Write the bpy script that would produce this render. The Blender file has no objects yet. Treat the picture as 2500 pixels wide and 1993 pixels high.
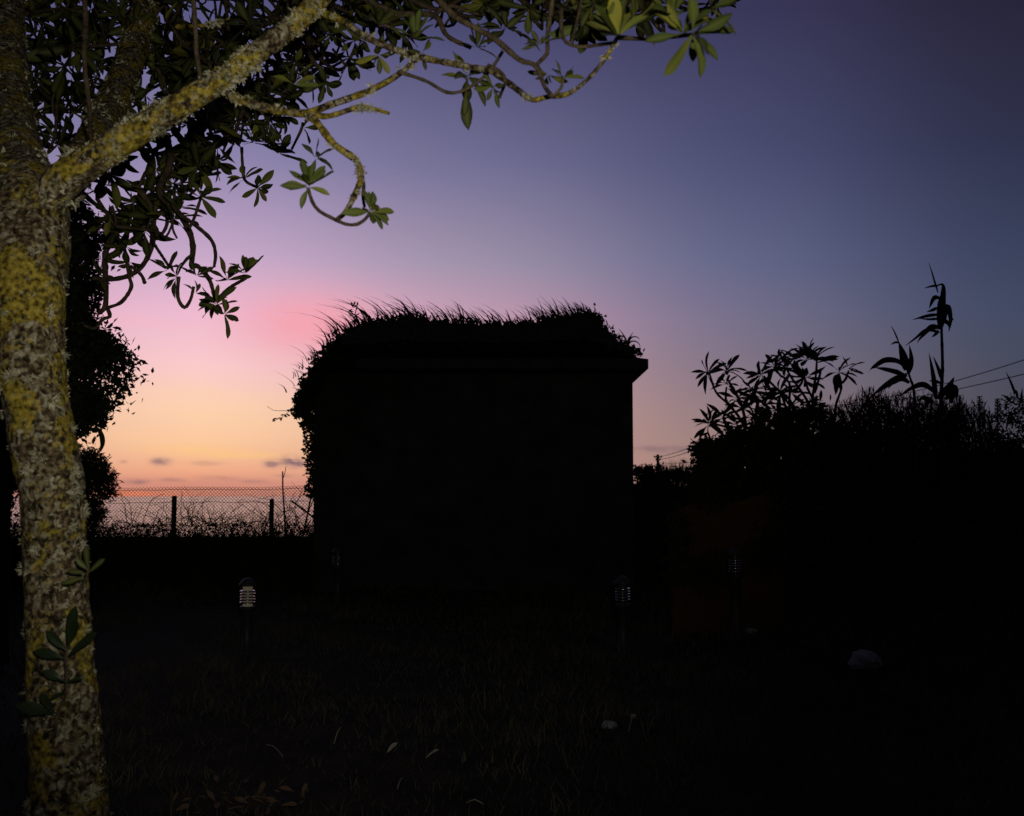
import bpy, math, random
import numpy as np
from mathutils import Vector, Matrix, noise as mnoise

rnd = random.Random(7)
nr = np.random.default_rng(11)
SC = bpy.context.scene
COL = SC.collection

# ------------------------------------------------------------------ camera
F = 2680.0                      # focal length in photograph pixels (2500 wide)
HORIZON = 1212.0
PITCH = math.atan((HORIZON - 996.5) / F)
EYE = Vector((0, 0, 1.55))
cam = bpy.data.cameras.new('camera')
cam.sensor_width = 36.0
cam.lens = 36.0 * F / 2500.0
cam.clip_start = 0.05
cam.clip_end = 300000.0
cam.dof.use_dof = True
cam.dof.focus_distance = 6.5
cam.dof.aperture_fstop = 5.6
camo = bpy.data.objects.new('camera', cam)
camo.location = EYE
camo.rotation_euler = (math.pi / 2 + PITCH, 0, 0)
COL.objects.link(camo)
SC.camera = camo

SC.view_settings.view_transform = 'Standard'
SC.view_settings.look = 'None'
SC.view_settings.exposure = 0.0
SC.view_settings.gamma = 1.0
SC.view_settings.use_curve_mapping = False


def ray(px, py):
    u, v = (px - 1250.0) / F, (996.5 - py) / F
    c, s = math.cos(PITCH), math.sin(PITCH)
    return Vector((u, c - v * s, s + v * c))


def P(px, py, Y):
    d = ray(px, py)
    return EYE + d * (Y / d.y)


def S(c):
    """sRGB 0-255 -> linear"""
    o = []
    for k in c:
        k = k / 255.0
        o.append(k / 12.92 if k <= 0.04045 else ((k + 0.055) / 1.055) ** 2.4)
    return (*o, 1.0)


# ------------------------------------------------------------------ world: dusk sky
W = bpy.data.worlds.new('World')
SC.world = W
W.use_nodes = True
nt = W.node_tree
nt.nodes.clear()
N, L = nt.nodes.new, nt.links.new


def wm(op, a, b=None, c=None, clamp=False):
    n = N('ShaderNodeMath'); n.operation = op; n.use_clamp = clamp
    for i, v in enumerate((a, b, c)):
        if v is None:
            continue
        if isinstance(v, (int, float)):
            n.inputs[i].default_value = v
        else:
            L(v, n.inputs[i])
    return n.outputs[0]


def wmix(f, a, b, mode='MIX'):
    n = N('ShaderNodeMixRGB'); n.blend_type = mode
    for i, v in enumerate((f, a, b)):
        if isinstance(v, (int, float)):
            n.inputs[i].default_value = v
        elif isinstance(v, tuple):
            n.inputs[i].default_value = v
        else:
            L(v, n.inputs[i])
    return n.outputs[0]


tc = N('ShaderNodeTexCoord')
sx = N('ShaderNodeSeparateXYZ'); L(tc.outputs['Generated'], sx.inputs[0])
DEG = 180.0 / math.pi
el = wm('MULTIPLY', wm('ARCSINE', sx.outputs[2]), DEG)
az = wm('MULTIPLY', wm('ARCTAN2', sx.outputs[0], sx.outputs[1]), DEG)
AZ0 = -16.0
daz = wm('ABSOLUTE', wm('SUBTRACT', wm('MODULO', wm('ADD', az, 540.0 - AZ0), 360.0), 180.0))
efac = wm('SQRT', wm('DIVIDE', wm('MAXIMUM', el, 0.0), 90.0))


def ramp(stops):
    r = N('ShaderNodeValToRGB')
    cr = r.color_ramp
    while len(cr.elements) > 1:
        cr.elements.remove(cr.elements[-1])
    for i, (e, c) in enumerate(stops):
        p = math.sqrt(max(e, 0) / 90.0)
        q = cr.elements[0] if i == 0 else cr.elements.new(p)
        q.position = p
        q.color = S(c)
    L(efac, r.inputs[0])
    return r.outputs[0]


R0 = ramp([(0, (196, 128, 112)), (.5, (222, 144, 118)), (1.3, (243, 172, 134)), (2.8, (255, 203, 158)),
           (4.5, (255, 211, 178)), (6.7, (253, 204, 206)), (9.2, (240, 189, 211)), (12, (203, 170, 203)),
           (17, (141, 132, 172)), (24, (84, 83, 126)), (40, (46, 45, 72)), (90, (26, 26, 42))])
R1 = ramp([(0, (184, 134, 120)), (4.5, (212, 162, 155)), (9.2, (198, 155, 176)), (12, (160, 146, 169)),
           (17, (114, 112, 148)), (24, (69, 68, 107)), (40, (40, 40, 64)), (90, (26, 26, 42))])
R2 = ramp([(0, (140, 108, 100)), (2.0, (157, 128, 120)), (4, (142, 122, 126)), (6.7, (124, 114, 131)),
           (9.2, (110, 109, 137)), (12, (95, 100, 136)), (17, (74, 77, 115)), (24, (57, 55, 89)),
           (40, (36, 35, 56)), (90, (26, 26, 42))])
R3 = ramp([(0, (72, 68, 78)), (5, (62, 67, 84)), (7, (60, 68, 90)), (9.2, (57, 67, 94)), (12, (51, 59, 86)),
           (17, (42, 44, 68)), (24, (34, 30, 47)), (40, (28, 26, 40)), (90, (26, 26, 42))])


dz_ = wm('MINIMUM', daz, 90.0)
acc, wsum = None, None
for c0, s0, colr in ((0.0, 9.0, R0), (14.0, 9.0, R1), (27.0, 9.0, R2), (42.0, 10.0, R3), (75.0, 16.0, (0.012, 0.012, 0.021, 1))):
    q = wm('DIVIDE', wm('SUBTRACT', dz_, c0), s0)
    wgt = wm('EXPONENT', wm('MULTIPLY', wm('MULTIPLY', q, q), -1.0))
    term = N('ShaderNodeVectorMath'); term.operation = 'SCALE'
    if isinstance(colr, tuple):
        term.inputs[0].default_value = colr[:3]
    else:
        L(colr, term.inputs[0])
    L(wgt, term.inputs['Scale'])
    if acc is None:
        acc, wsum = term.outputs[0], wgt
    else:
        v_ = N('ShaderNodeVectorMath'); v_.operation = 'ADD'; L(acc, v_.inputs[0]); L(term.outputs[0], v_.inputs[1])
        acc, wsum = v_.outputs[0], wm('ADD', wsum, wgt)
v_ = N('ShaderNodeVectorMath'); v_.operation = 'SCALE'; L(acc, v_.inputs[0]); L(wm('DIVIDE', 1.0, wsum), v_.inputs['Scale'])
sky = v_.outputs[0]

# thin clouds, all in direction space
cmb = N('ShaderNodeCombineXYZ')
L(wm('MULTIPLY', az, 0.06), cmb.inputs[0]); L(wm('ADD', wm('MULTIPLY', el, 0.55), wm('MULTIPLY', az, 0.035)), cmb.inputs[1])
nz = N('ShaderNodeTexNoise'); nz.inputs['Scale'].default_value = 1.6; nz.inputs['Detail'].default_value = 5
nz.inputs['Roughness'].default_value = 0.55
L(cmb.outputs[0], nz.inputs['Vector'])
cmb2 = N('ShaderNodeCombineXYZ')
L(wm('MULTIPLY', az, 1.0), cmb2.inputs[0]); L(wm('MULTIPLY', el, 2.2), cmb2.inputs[1])
nz2 = N('ShaderNodeTexNoise'); nz2.inputs['Scale'].default_value = 1.3; nz2.inputs['Detail'].default_value = 4
L(cmb2.outputs[0], nz2.inputs['Vector'])
wob = wm('SUBTRACT', nz2.outputs[0], 0.5)


def puff(px, py, wpx, hpx, rag=0.6):
    d = ray(px, py).normalized()
    a0 = math.degrees(math.atan2(d.x, d.y)); e0 = math.degrees(math.asin(d.z))
    k = 2680 * math.pi / 180
    da = wm('DIVIDE', wm('SUBTRACT', az, a0), wpx / k)
    de = wm('DIVIDE', wm('SUBTRACT', el, e0), hpx / k)
    r = wm('ADD', wm('MULTIPLY', da, da), wm('MULTIPLY', de, de))
    g = wm('EXPONENT', wm('MULTIPLY', r, -1.0))
    return wm('MULTIPLY', g, wm('ADD', 1.0, wm('MULTIPLY', wob, 4.0 * rag)), clamp=True)


band = wm('MULTIPLY', wm('SUBTRACT', nz.outputs[0], 0.47, clamp=True), 3.2, clamp=True)
# salmon cirrus glow and yellow wisps lower down
sky = wmix(wm('MULTIPLY', puff(755, 790, 165, 78, 0.15), 0.75), sky, S((248, 158, 168)))
sky = wmix(wm('MULTIPLY', puff(480, 800, 220, 26, 0.2), wm('MULTIPLY', band, 0.8)), sky, S((255, 180, 188)))
sky = wmix(wm('MULTIPLY', puff(560, 1000, 420, 110, 0.1), wm('MULTIPLY', band, 0.30)), sky, S((255, 214, 150)))
sky = wmix(wm('MULTIPLY', puff(470, 1098, 120, 12, 0.3), 0.3), sky, S((255, 206, 120)))
sky = wmix(wm('MULTIPLY', puff(600, 1112, 110, 9, 0.3), 0.35), sky, S((255, 206, 120)))
# horizon haze bank and its thin lit gap
sky = wmix(wm('MULTIPLY', puff(480, 1182, 900, 16, 0.25), 0.42), sky, S((196, 134, 122)))
sky = wmix(wm('MULTIPLY', puff(300, 1206, 130, 7, 0.2), 0.75), sky, S((255, 142, 104)))
for (x, y, w_, h_, o) in ((712, 1127, 24, 12, .95), (735, 1134, 16, 7, .7), (663, 1133, 17, 9, .68), (393, 1127, 21, 8, .7), (302, 1128, 10, 4, .3),
                          (337, 1177, 26, 6, .55), (420, 1172, 24, 5, .32), (530, 1168, 40, 6, .3), (700, 1162, 26, 5, .3),
                          (505, 1131, 38, 6, .25), (620, 1176, 32, 5, .28), (1680, 1098, 190, 9, .35), (1600, 1095, 90, 5, .25)):
    sky = wmix(wm('MULTIPLY', puff(x, y, w_, h_, 0.9), o), sky, S((120, 96, 108)))

ns = N('ShaderNodeTexSky'); ns.sky_type = 'NISHITA'; ns.sun_disc = False
ns.sun_elevation = math.radians(-3.0); ns.sun_rotation = math.radians(AZ0)
bgn = N('ShaderNodeBackground'); L(ns.outputs[0], bgn.inputs[0]); bgn.inputs[1].default_value = 0.02
bg = N('ShaderNodeBackground'); L(sky, bg.inputs[0]); bg.inputs[1].default_value = 1.0
ad = N('ShaderNodeAddShader'); L(bg.outputs[0], ad.inputs[0]); L(bgn.outputs[0], ad.inputs[1])
wo = N('ShaderNodeOutputWorld'); L(ad.outputs[0], wo.inputs[0])

# ------------------------------------------------------------------ the photographer's flash (the one lit lamp)
fl = bpy.data.lights.new('camera_flash', 'SPOT')
fl.energy = 215.0
fl.color = (1.0, 0.93, 0.78)
fl.spot_size = math.radians(62)
fl.spot_blend = 1.0
fl.shadow_soft_size = 0.03
flo = bpy.data.objects.new('camera_flash', fl)
flo.location = (0.16, -0.05, 1.78)
tgt = P(900, 700, 3.0)
flo.rotation_euler = (tgt - flo.location).to_track_quat('-Z', 'Y').to_euler()
COL.objects.link(flo)


# ------------------------------------------------------------------ materials
def mat(name, c1, c2=None, scale=6.0, rough=0.8, bump=0.0, bscale=40.0, spec=0.3, metal=0.0, detail=6, contrast=(0.35, 0.65)):
    m = bpy.data.materials.new(name); m.use_nodes = True
    t = m.node_tree; b = t.nodes['Principled BSDF']
    b.inputs['Roughness'].default_value = rough
    b.inputs['Specular IOR Level'].default_value = spec
    b.inputs['Metallic'].default_value = metal
    b.inputs['Base Color'].default_value = (*c1, 1)
    tcn = t.nodes.new('ShaderNodeTexCoord')
    if c2 is not None:
        n = t.nodes.new('ShaderNodeTexNoise'); n.inputs['Scale'].default_value = scale; n.inputs['Detail'].default_value = detail
        t.links.new(tcn.outputs['Object'], n.inputs['Vector'])
        r = t.nodes.new('ShaderNodeValToRGB')
        r.color_ramp.elements[0].position, r.color_ramp.elements[1].position = contrast
        r.color_ramp.elements[0].color = (*c1, 1); r.color_ramp.elements[1].color = (*c2, 1)
        t.links.new(n.outputs[0], r.inputs[0]); t.links.new(r.outputs[0], b.inputs['Base Color'])
    if bump:
        n = t.nodes.new('ShaderNodeTexNoise'); n.inputs['Scale'].default_value = bscale; n.inputs['Detail'].default_value = 6
        t.links.new(tcn.outputs['Object'], n.inputs['Vector'])
        k = t.nodes.new('ShaderNodeBump'); k.inputs['Strength'].default_value = bump; k.inputs['Distance'].default_value = 0.02
        t.links.new(n.outputs[0], k.inputs['Height']); t.links.new(k.outputs[0], b.inputs['Normal'])
    return m


M = {}
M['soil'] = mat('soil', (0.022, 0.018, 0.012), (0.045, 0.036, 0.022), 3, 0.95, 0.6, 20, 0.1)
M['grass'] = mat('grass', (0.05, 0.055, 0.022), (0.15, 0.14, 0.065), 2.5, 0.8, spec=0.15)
M['weeds'] = mat('weeds', (0.02, 0.026, 0.01), (0.045, 0.045, 0.02), 3, 0.85, spec=0.1)
M['foliage'] = mat('foliage', (0.02, 0.03, 0.01), (0.04, 0.055, 0.02), 5, 0.7, spec=0.15)
M['wood_dark'] = mat('wood_dark', (0.03, 0.024, 0.016), (0.06, 0.05, 0.035), 15, 0.9, 0.4, 60, 0.1)
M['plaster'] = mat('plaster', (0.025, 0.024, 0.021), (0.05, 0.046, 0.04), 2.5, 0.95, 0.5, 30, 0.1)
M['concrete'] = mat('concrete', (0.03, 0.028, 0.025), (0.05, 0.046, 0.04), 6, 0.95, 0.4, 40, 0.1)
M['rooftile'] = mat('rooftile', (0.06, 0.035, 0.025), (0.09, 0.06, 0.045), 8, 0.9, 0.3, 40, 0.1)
M['ochre'] = mat('ochre', (0.11, 0.055, 0.018), (0.07, 0.04, 0.015), 3, 0.95, 0.5, 14, 0.05)
M['steel'] = mat('steel', (0.10, 0.10, 0.10), None, rough=0.5, spec=0.4, metal=0.6)
M['louvre'] = mat('louvre', (0.5, 0.48, 0.45), None, rough=0.16, spec=0.5, metal=1.0)
M['blackpaint'] = mat('blackpaint', (0.03, 0.03, 0.03), (0.045, 0.045, 0.045), 20, 0.45, spec=0.3)
M['stone'] = mat('stone', (0.30, 0.29, 0.28), (0.42, 0.41, 0.39), 14, 0.95, 0.7, 30, 0.1)
M['dryleaf'] = mat('dryleaf', (0.42, 0.38, 0.24), (0.55, 0.5, 0.36), 30, 0.8, 0.3, 60, 0.2)
M['drybrown'] = mat('drybrown', (0.13, 0.07, 0.035), (0.30, 0.22, 0.13), 16, 0.85, 0.3, 60, 0.1, contrast=(0.3, 0.75))
M['straw'] = mat('straw', (0.30, 0.27, 0.17), (0.42, 0.38, 0.25), 20, 0.8, spec=0.2)
M['bigleaf'] = mat('bigleaf', (0.02, 0.03, 0.012), (0.035, 0.045, 0.018), 5, 0.6, spec=0.25)
M['twig'] = mat('twig', (0.045, 0.032, 0.02), (0.11, 0.082, 0.048), 30, 0.85, 0.6, 90, 0.15)
M['lichen_pale'] = mat('lichen_pale', (0.16, 0.15, 0.085), (0.56, 0.54, 0.39), 20, 0.9, 0.3, 200, 0.1, contrast=(0.3, 0.72))
M['lichen_gold'] = mat('lichen_gold', (0.20, 0.14, 0.016), (0.36, 0.26, 0.03), 25, 0.9, 0.3, 200, 0.1)

# bark with yellow crust lichen and grey patches
m = bpy.data.materials.new('bark'); m.use_nodes = True; M['bark'] = m
t = m.node_tree; b = t.nodes['Principled BSDF']
b.inputs['Roughness'].default_value = 0.95; b.inputs['Specular IOR Level'].default_value = 0.1
tcn = t.nodes.new('ShaderNodeTexCoord')


def tnoise(scale, detail=5, dist=0.0):
    n = t.nodes.new('ShaderNodeTexNoise'); n.inputs['Scale'].default_value = scale; n.inputs['Detail'].default_value = detail
    n.inputs['Distortion'].default_value = dist
    t.links.new(tcn.outputs['Object'], n.inputs['Vector']); return n.outputs[0]


def tramp(src, stops):
    r = t.nodes.new('ShaderNodeValToRGB'); cr = r.color_ramp
    while len(cr.elements) > 1:
        cr.elements.remove(cr.elements[-1])
    for i, (p, c) in enumerate(stops):
        q = cr.elements[0] if i == 0 else cr.elements.new(p)
        q.position = p; q.color = (*c, 1)
    t.links.new(src, r.inputs[0]); return r.outputs[0]


def tmix(f, a, bb):
    n = t.nodes.new('ShaderNodeMixRGB')
    for i, v in enumerate((f, a, bb)):
        if isinstance(v, tuple):
            n.inputs[i].default_value = v
        else:
            t.links.new(v, n.inputs[i])
    return n.outputs[0]


basec = tramp(tnoise(70, 8), [(0.36, (0.012, 0.009, 0.005)), (0.5, (0.06, 0.044, 0.022)), (0.66, (0.21, 0.165, 0.10))])
grey = tramp(tnoise(60, 6, .6), [(0.35, (0.15, 0.14, 0.085)), (0.65, (0.38, 0.35, 0.25))])
gold = tramp(tnoise(75, 6), [(0.36, (0.05, 0.036, 0.005)), (0.53, (0.25, 0.19, 0.022)), (0.7, (0.42, 0.33, 0.06))])
g1 = tramp(tnoise(48, 8, .8), [(0.52, (0, 0, 0)), (0.62, (1, 1, 1))])
ya = t.nodes.new('ShaderNodeMath'); ya.operation = 'MULTIPLY_ADD'; ya.inputs[1].default_value = 0.42
t.links.new(tnoise(70, 5), ya.inputs[0]); t.links.new(tnoise(7.5, 9, 1.0), ya.inputs[2])
y1 = tramp(ya.outputs[0], [(0.70, (0, 0, 0)), (0.78, (0.92, 0.92, 0.92))])
cc = tmix(y1, tmix(g1, basec, grey), gold)
t.links.new(cc, b.inputs['Base Color'])
bm_ = t.nodes.new('ShaderNodeBump'); bm_.inputs['Strength'].default_value = 0.9; bm_.inputs['Distance'].default_value = 0.008
t.links.new(tnoise(55, 8), bm_.inputs['Height']); t.links.new(bm_.outputs[0], b.inputs['Normal'])

# glossy evergreen leaf: colour varies leaf by leaf
m = bpy.data.materials.new('leaf'); m.use_nodes = True; M['leaf'] = m
t = m.node_tree; b = t.nodes['Principled BSDF']
b.inputs['Roughness'].default_value = 0.5; b.inputs['Specular IOR Level'].default_value = 0.16
tcn = t.nodes.new('ShaderNodeTexCoord')
att = t.nodes.new('ShaderNodeAttribute'); att.attribute_name = 'tint'
oi = t.nodes.new('ShaderNodeObjectInfo')
t1 = t.nodes.new('ShaderNodeMath'); t1.operation = 'ADD'
t.links.new(att.outputs['Fac'], t1.inputs[0]); t.links.new(oi.outputs['Random'], t1.inputs[1])
fr = t.nodes.new('ShaderNodeMath'); fr.operation = 'FRACT'; t.links.new(t1.outputs[0], fr.inputs[0])
col = tramp(fr.outputs[0], [(0.0, (0.009, 0.015, 0.004)), (0.6, (0.014, 0.023, 0.006)), (0.84, (0.05, 0.066, 0.011)), (1.0, (0.21, 0.20, 0.025))])
mott = tramp(tnoise(120, 4), [(0.3, (0.75, 0.75, 0.75)), (0.7, (1.15, 1.15, 1.1))])
mm = t.nodes.new('ShaderNodeMixRGB'); mm.blend_type = 'MULTIPLY'; mm.inputs[0].default_value = 1
t.links.new(col, mm.inputs[1]); t.links.new(mott, mm.inputs[2])
rib = t.nodes.new('ShaderNodeAttribute'); rib.attribute_name = 'rib'
c2 = tmix(rib.outputs['Fac'], mm.outputs[0], (0.16, 0.17, 0.05, 1))
t.links.new(c2, b.inputs['Base Color'])

m = M['leaf'].copy(); m.name = 'leaf_lit'; M['leaf_lit'] = m  # same leaf, brighter copy: flash light put into the colour of chosen whorls
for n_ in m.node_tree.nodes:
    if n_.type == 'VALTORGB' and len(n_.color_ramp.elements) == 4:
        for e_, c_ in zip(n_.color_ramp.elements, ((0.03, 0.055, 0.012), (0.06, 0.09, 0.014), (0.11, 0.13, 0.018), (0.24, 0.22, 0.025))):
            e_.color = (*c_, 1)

# sea
m = bpy.data.materials.new('sea_water'); m.use_nodes = True; M['sea'] = m
t = m.node_tree; b = t.nodes['Principled BSDF']
b.inputs['Base Color'].default_value = (0.03, 0.035, 0.045, 1); b.inputs['Roughness'].default_value = 0.18
tcn = t.nodes.new('ShaderNodeTexCoord')
bm_ = t.nodes.new('ShaderNodeBump'); bm_.inputs['Strength'].default_value = 1.0; bm_.inputs['Distance'].default_value = 2.4
t.links.new(tnoise(0.02, 4), bm_.inputs['Height']); t.links.new(bm_.outputs[0], b.inputs['Normal'])

# lamp lens; the copy's faint emission stands in for flash glints
m = mat('lamp_lens', (0.04, 0.037, 0.03), None, rough=0.2, spec=0.5)
b = m.node_tree.nodes['Principled BSDF']
b.inputs['Emission Color'].default_value = (1.0, 0.8, 0.58, 1); b.inputs['Emission Strength'].default_value = 0.0
M['lens'] = m
m = m.copy(); m.name = 'lamp_lens_glint'; M['lens_glint'] = m
m.node_tree.nodes['Principled BSDF'].inputs['Emission Strength'].default_value = 0.055


# ------------------------------------------------------------------ mesh helpers
def tag(o, label=None, cat=None, group=None, kind=None):
    if label: o['label'] = label
    if cat: o['category'] = cat
    if group: o['group'] = group
    if kind: o['kind'] = kind
    return o


def empty(name, loc):
    o = bpy.data.objects.new(name, None); o.location = loc; o.empty_display_size = 0.1
    COL.objects.link(o); return o


def origin(o):
    v = Vector((0, 0, 0))
    while o is not None:
        v += o.location; o = o.parent
    return v


def build(name, verts, faces, material, parent=None, smooth=True, kind=None, base=None):
    v = np.asarray(verts, dtype=float).reshape(-1, 3)
    org = origin(parent) if parent is not None else Vector(base if base is not None else (0, 0, 0))
    v = v - np.array(org)
    me = bpy.data.meshes.new(name)
    me.from_pydata(v.tolist(), [], faces if isinstance(faces, list) else faces.tolist())
    if smooth:
        me.polygons.foreach_set('use_smooth', np.ones(len(me.polygons), dtype=bool))
    me.materials.append(material)
    o = bpy.data.objects.new(name, me)
    if parent is not None:
        o.parent = parent
    else:
        o.location = org
    COL.objects.link(o)
    if kind: o['kind'] = kind
    return o


class MB:
    def __init__(s): s.v = []; s.f = []

    def add(s, v, f):
        k = len(s.v)
        s.v.extend([tuple(x) for x in v]); s.f.extend([tuple(i + k for i in q) for q in f])

    def tube(s, pts, rad, sides=7, cap=True, jag=0.0, nscale=20.0):
        n = len(pts)
        pts = [Vector(p) for p in pts]
        up = Vector((0.13, 0.2, 1)).normalized()
        vs, fs = [], []
        prev = None
        for i in range(n):
            tg = (pts[min(i + 1, n - 1)] - pts[max(i - 1, 0)]).normalized()
            if prev is None:
                a = tg.cross(up)
                if a.length < 1e-3: a = tg.cross(Vector((1, 0, 0)))
            else:
                a = prev - tg * prev.dot(tg)
            a.normalize(); prev = a; bb = tg.cross(a)
            r = rad[i] if hasattr(rad, '__len__') else rad
            for j in range(sides):
                th = 2 * math.pi * j / sides
                d = a * math.cos(th) + bb * math.sin(th)
                rr = r
                if jag:
                    q = pts[i] + d * r
                    rr = r * (1 + jag * (mnoise.noise(q * nscale) + 0.6 * mnoise.noise(q * nscale * 2.7)))
                vs.append(pts[i] + d * rr)
        for i in range(n - 1):
            for j in range(sides):
                k = (j + 1) % sides
                fs.append((i * sides + j, i * sides + k, (i + 1) * sides + k, (i + 1) * sides + j))
        if cap:
            fs.append(tuple(range(sides - 1, -1, -1))); fs.append(tuple((n - 1) * sides + j for j in range(sides)))
        s.add(vs, fs)

    def box(s, x0, x1, y0, y1, z0, z1):
        v = [(x, y, z) for z in (z0, z1) for y in (y0, y1) for x in (x0, x1)]
        s.add(v, [(0, 2, 3, 1), (4, 5, 7, 6), (0, 1, 5, 4), (2, 6, 7, 3), (0, 4, 6, 2), (1, 3, 7, 5)])

    def lathe(s, c, prof, n=20):
        vs, fs = [], []
        for (r, z) in prof:
            for j in range(n):
                a = 2 * math.pi * j / n
                vs.append((c[0] + r * math.cos(a), c[1] + r * math.sin(a), c[2] + z))
        for i in range(len(prof) - 1):
            for j in range(n):
                k = (j + 1) % n
                fs.append((i * n + j, i * n + k, (i + 1) * n + k, (i + 1) * n + j))
        s.add(vs, fs)

    def build(s, name, m, parent=None, smooth=True, kind=None, base=None):
        return build(name, s.v, s.f, m, parent, smooth, kind, base)


def spline(pts, step):
    """Catmull-Rom through points (any dimension), resampled about every `step`"""
    p = [np.array(q, float) for q in pts]
    p = [2 * p[0] - p[1]] + p + [2 * p[-1] - p[-2]]
    out = []
    for i in range(1, len(p) - 2):
        d = np.linalg.norm((p[i + 1] - p[i])[:3]); k = max(2, int(d / step))
        for j in range(k):
            u = j / k
            a, b_, c, d_ = p[i - 1], p[i], p[i + 1], p[i + 2]
            out.append(0.5 * (2 * b_ + (c - a) * u + (2 * a - 5 * b_ + 4 * c - d_) * u * u + (3 * b_ - a - 3 * c + d_) * u ** 3))
    out.append(p[-2])
    return out


def ribbons(base, vec, bend, width, segs=3, wdir=None):
    """many grass-like ribbons: p(t) = base + vec t + bend t^2"""
    n = len(base)
    if wdir is None:
        a = nr.uniform(0, 2 * math.pi, n)
        wdir = np.stack([np.cos(a), np.sin(a), np.zeros(n)], 1)
    ts = np.linspace(0, 1, segs + 1)
    V = np.zeros((n, 2 * segs + 1, 3))
    for i, tt in enumerate(ts):
        c = base + vec * tt + bend * tt * tt
        if i == segs:
            V[:, 2 * segs] = c
        else:
            w = (width * (1 - 0.85 * tt ** 1.5) * 0.5)[:, None] * wdir
            V[:, 2 * i] = c - w; V[:, 2 * i + 1] = c + w
    k = (np.arange(n) * (2 * segs + 1))[:, None]
    faces = []
    for i in range(segs - 1):
        faces.append(np.concatenate([k + 2 * i, k + 2 * i + 1, k + 2 * i + 3, k + 2 * i + 2], 1))
    q = np.concatenate(faces, 0).tolist() if faces else []
    i = segs - 1
    tr = np.concatenate([k + 2 * i, k + 2 * i + 1, k + 2 * segs], 1).tolist()
    return V.reshape(-1, 3), q + tr


def randunit(n):
    v = nr.normal(size=(n, 3)); return v / np.linalg.norm(v, axis=1)[:, None]


def leafquads(pos, size, droop=0.2, narrow=0.42):
    n = len(pos)
    d = randunit(n); d[:, 2] -= droop; d /= np.linalg.norm(d, axis=1)[:, None]
    w = np.cross(d, randunit(n)); w /= np.linalg.norm(w, axis=1)[:, None] + 1e-9
    s = np.asarray(size).reshape(-1, 1) * np.ones((n, 1))
    nn = np.cross(d, w)
    V = np.stack([pos, pos + d * s * .45 + w * s * narrow * .5 + nn * s * .08, pos + d * s, pos + d * s * .45 - w * s * narrow * .5 + nn * s * .08], 1)
    k = (np.arange(n) * 4)[:, None]
    f = np.concatenate([np.concatenate([k, k + 1, k + 2], 1), np.concatenate([k, k + 2, k + 3], 1)], 0)
    return V.reshape(-1, 3), f.tolist()


def blobpoints(c, r, n, clumps, cs=0.28, shell=0.55):
    """points in an ellipsoid gathered into clumps, so the outline is uneven"""
    c = np.array(c); r = np.array(r, float)
    d = randunit(clumps)
    rad = shell + (1 - shell) * nr.uniform(0, 1, clumps) ** 0.5
    rad *= nr.uniform(0.82, 1.1, clumps)
    cc = d * rad[:, None]
    i = nr.integers(0, clumps, n)
    p = cc[i] + nr.normal(size=(n, 3)) * cs * 0.45 * nr.uniform(.6, 1.3, clumps)[i][:, None]
    k = int(n * 0.3)
    q = randunit(k) * (nr.uniform(0, 1, k) ** (1 / 3.0))[:, None] * 0.85
    p[:k] = q
    return c + p * r


# ------------------------------------------------------------------ ground and sea
def hgt(x, y):
    x = np.asarray(x, float); y = np.asarray(y, float)
    z = 0.03 * np.sin(x * 1.3 + .5) * np.cos(y * 0.9) + 0.02 * np.sin(x * 3.1 + y * 2.3)
    z = z + 0.30 * np.clip((x - 1.5) / 3, 0, 1) * np.clip((y - 8) / 4, 0, 1)
    z = z + 0.25 * np.clip((y - 15.5) / 3, 0, 1)
    def sm(v): v = np.clip(v, 0, 1); return v * v * (3 - 2 * v)
    z = z + 1.75 * sm((x - 0.185 * y - .1) / 1.3) * sm((y - 13.6) / 1.3) * (1 - sm((y - 30) / 12))
    z = z + 3.6 * sm((x - 2) / 5) * np.exp(-((y - 60) / 9.0) ** 2)
    far = np.clip((y - 24) / 60, 0, 1)
    z = z - 4.0 * far
    z = z - 80 * np.clip((y - 150) / 120, 0, 1) ** 1.3
    return z


def HZ(x, y): return float(hgt(x, y))


xs = np.concatenate([np.linspace(-400, -22, 16), np.linspace(-20, 20, 110), np.linspace(22, 400, 16)])
ys = np.concatenate([np.linspace(-60, -4, 8), np.linspace(-3, 30, 100), np.linspace(32, 400, 40)])
X, Y = np.meshgrid(xs, ys)
Z = hgt(X, Y)
V = np.stack([X, Y, Z], 2).reshape(-1, 3)
nx, ny = len(xs), len(ys)
fs = [(j * nx + i, j * nx + i + 1, (j + 1) * nx + i + 1, (j + 1) * nx + i) for j in range(ny - 1) for i in range(nx - 1)]
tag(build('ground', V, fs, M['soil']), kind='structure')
v = []
ring = [250, 600, 1500, 4000, 12000, 40000, 200000]
sb = MB()
for a, b2 in zip(ring[:-1], ring[1:]):
    for i in range(8):
        x0, x1 = -1.2 + 0.3 * i, -0.9 + 0.3 * i
        k = len(sb.v)
        sb.v += [(x0 * a * 1.2, a, -60), (x1 * a * 1.2, a, -60), (x1 * b2 * 1.2, b2, -60), (x0 * b2 * 1.2, b2, -60)]
        sb.f.append((k, k + 1, k + 2, k + 3))
tag(sb.build('sea', M['sea'], smooth=False), kind='structure')

# ------------------------------------------------------------------ the foreground tree
LEAVES = []          # (matrix, apparent length)


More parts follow.
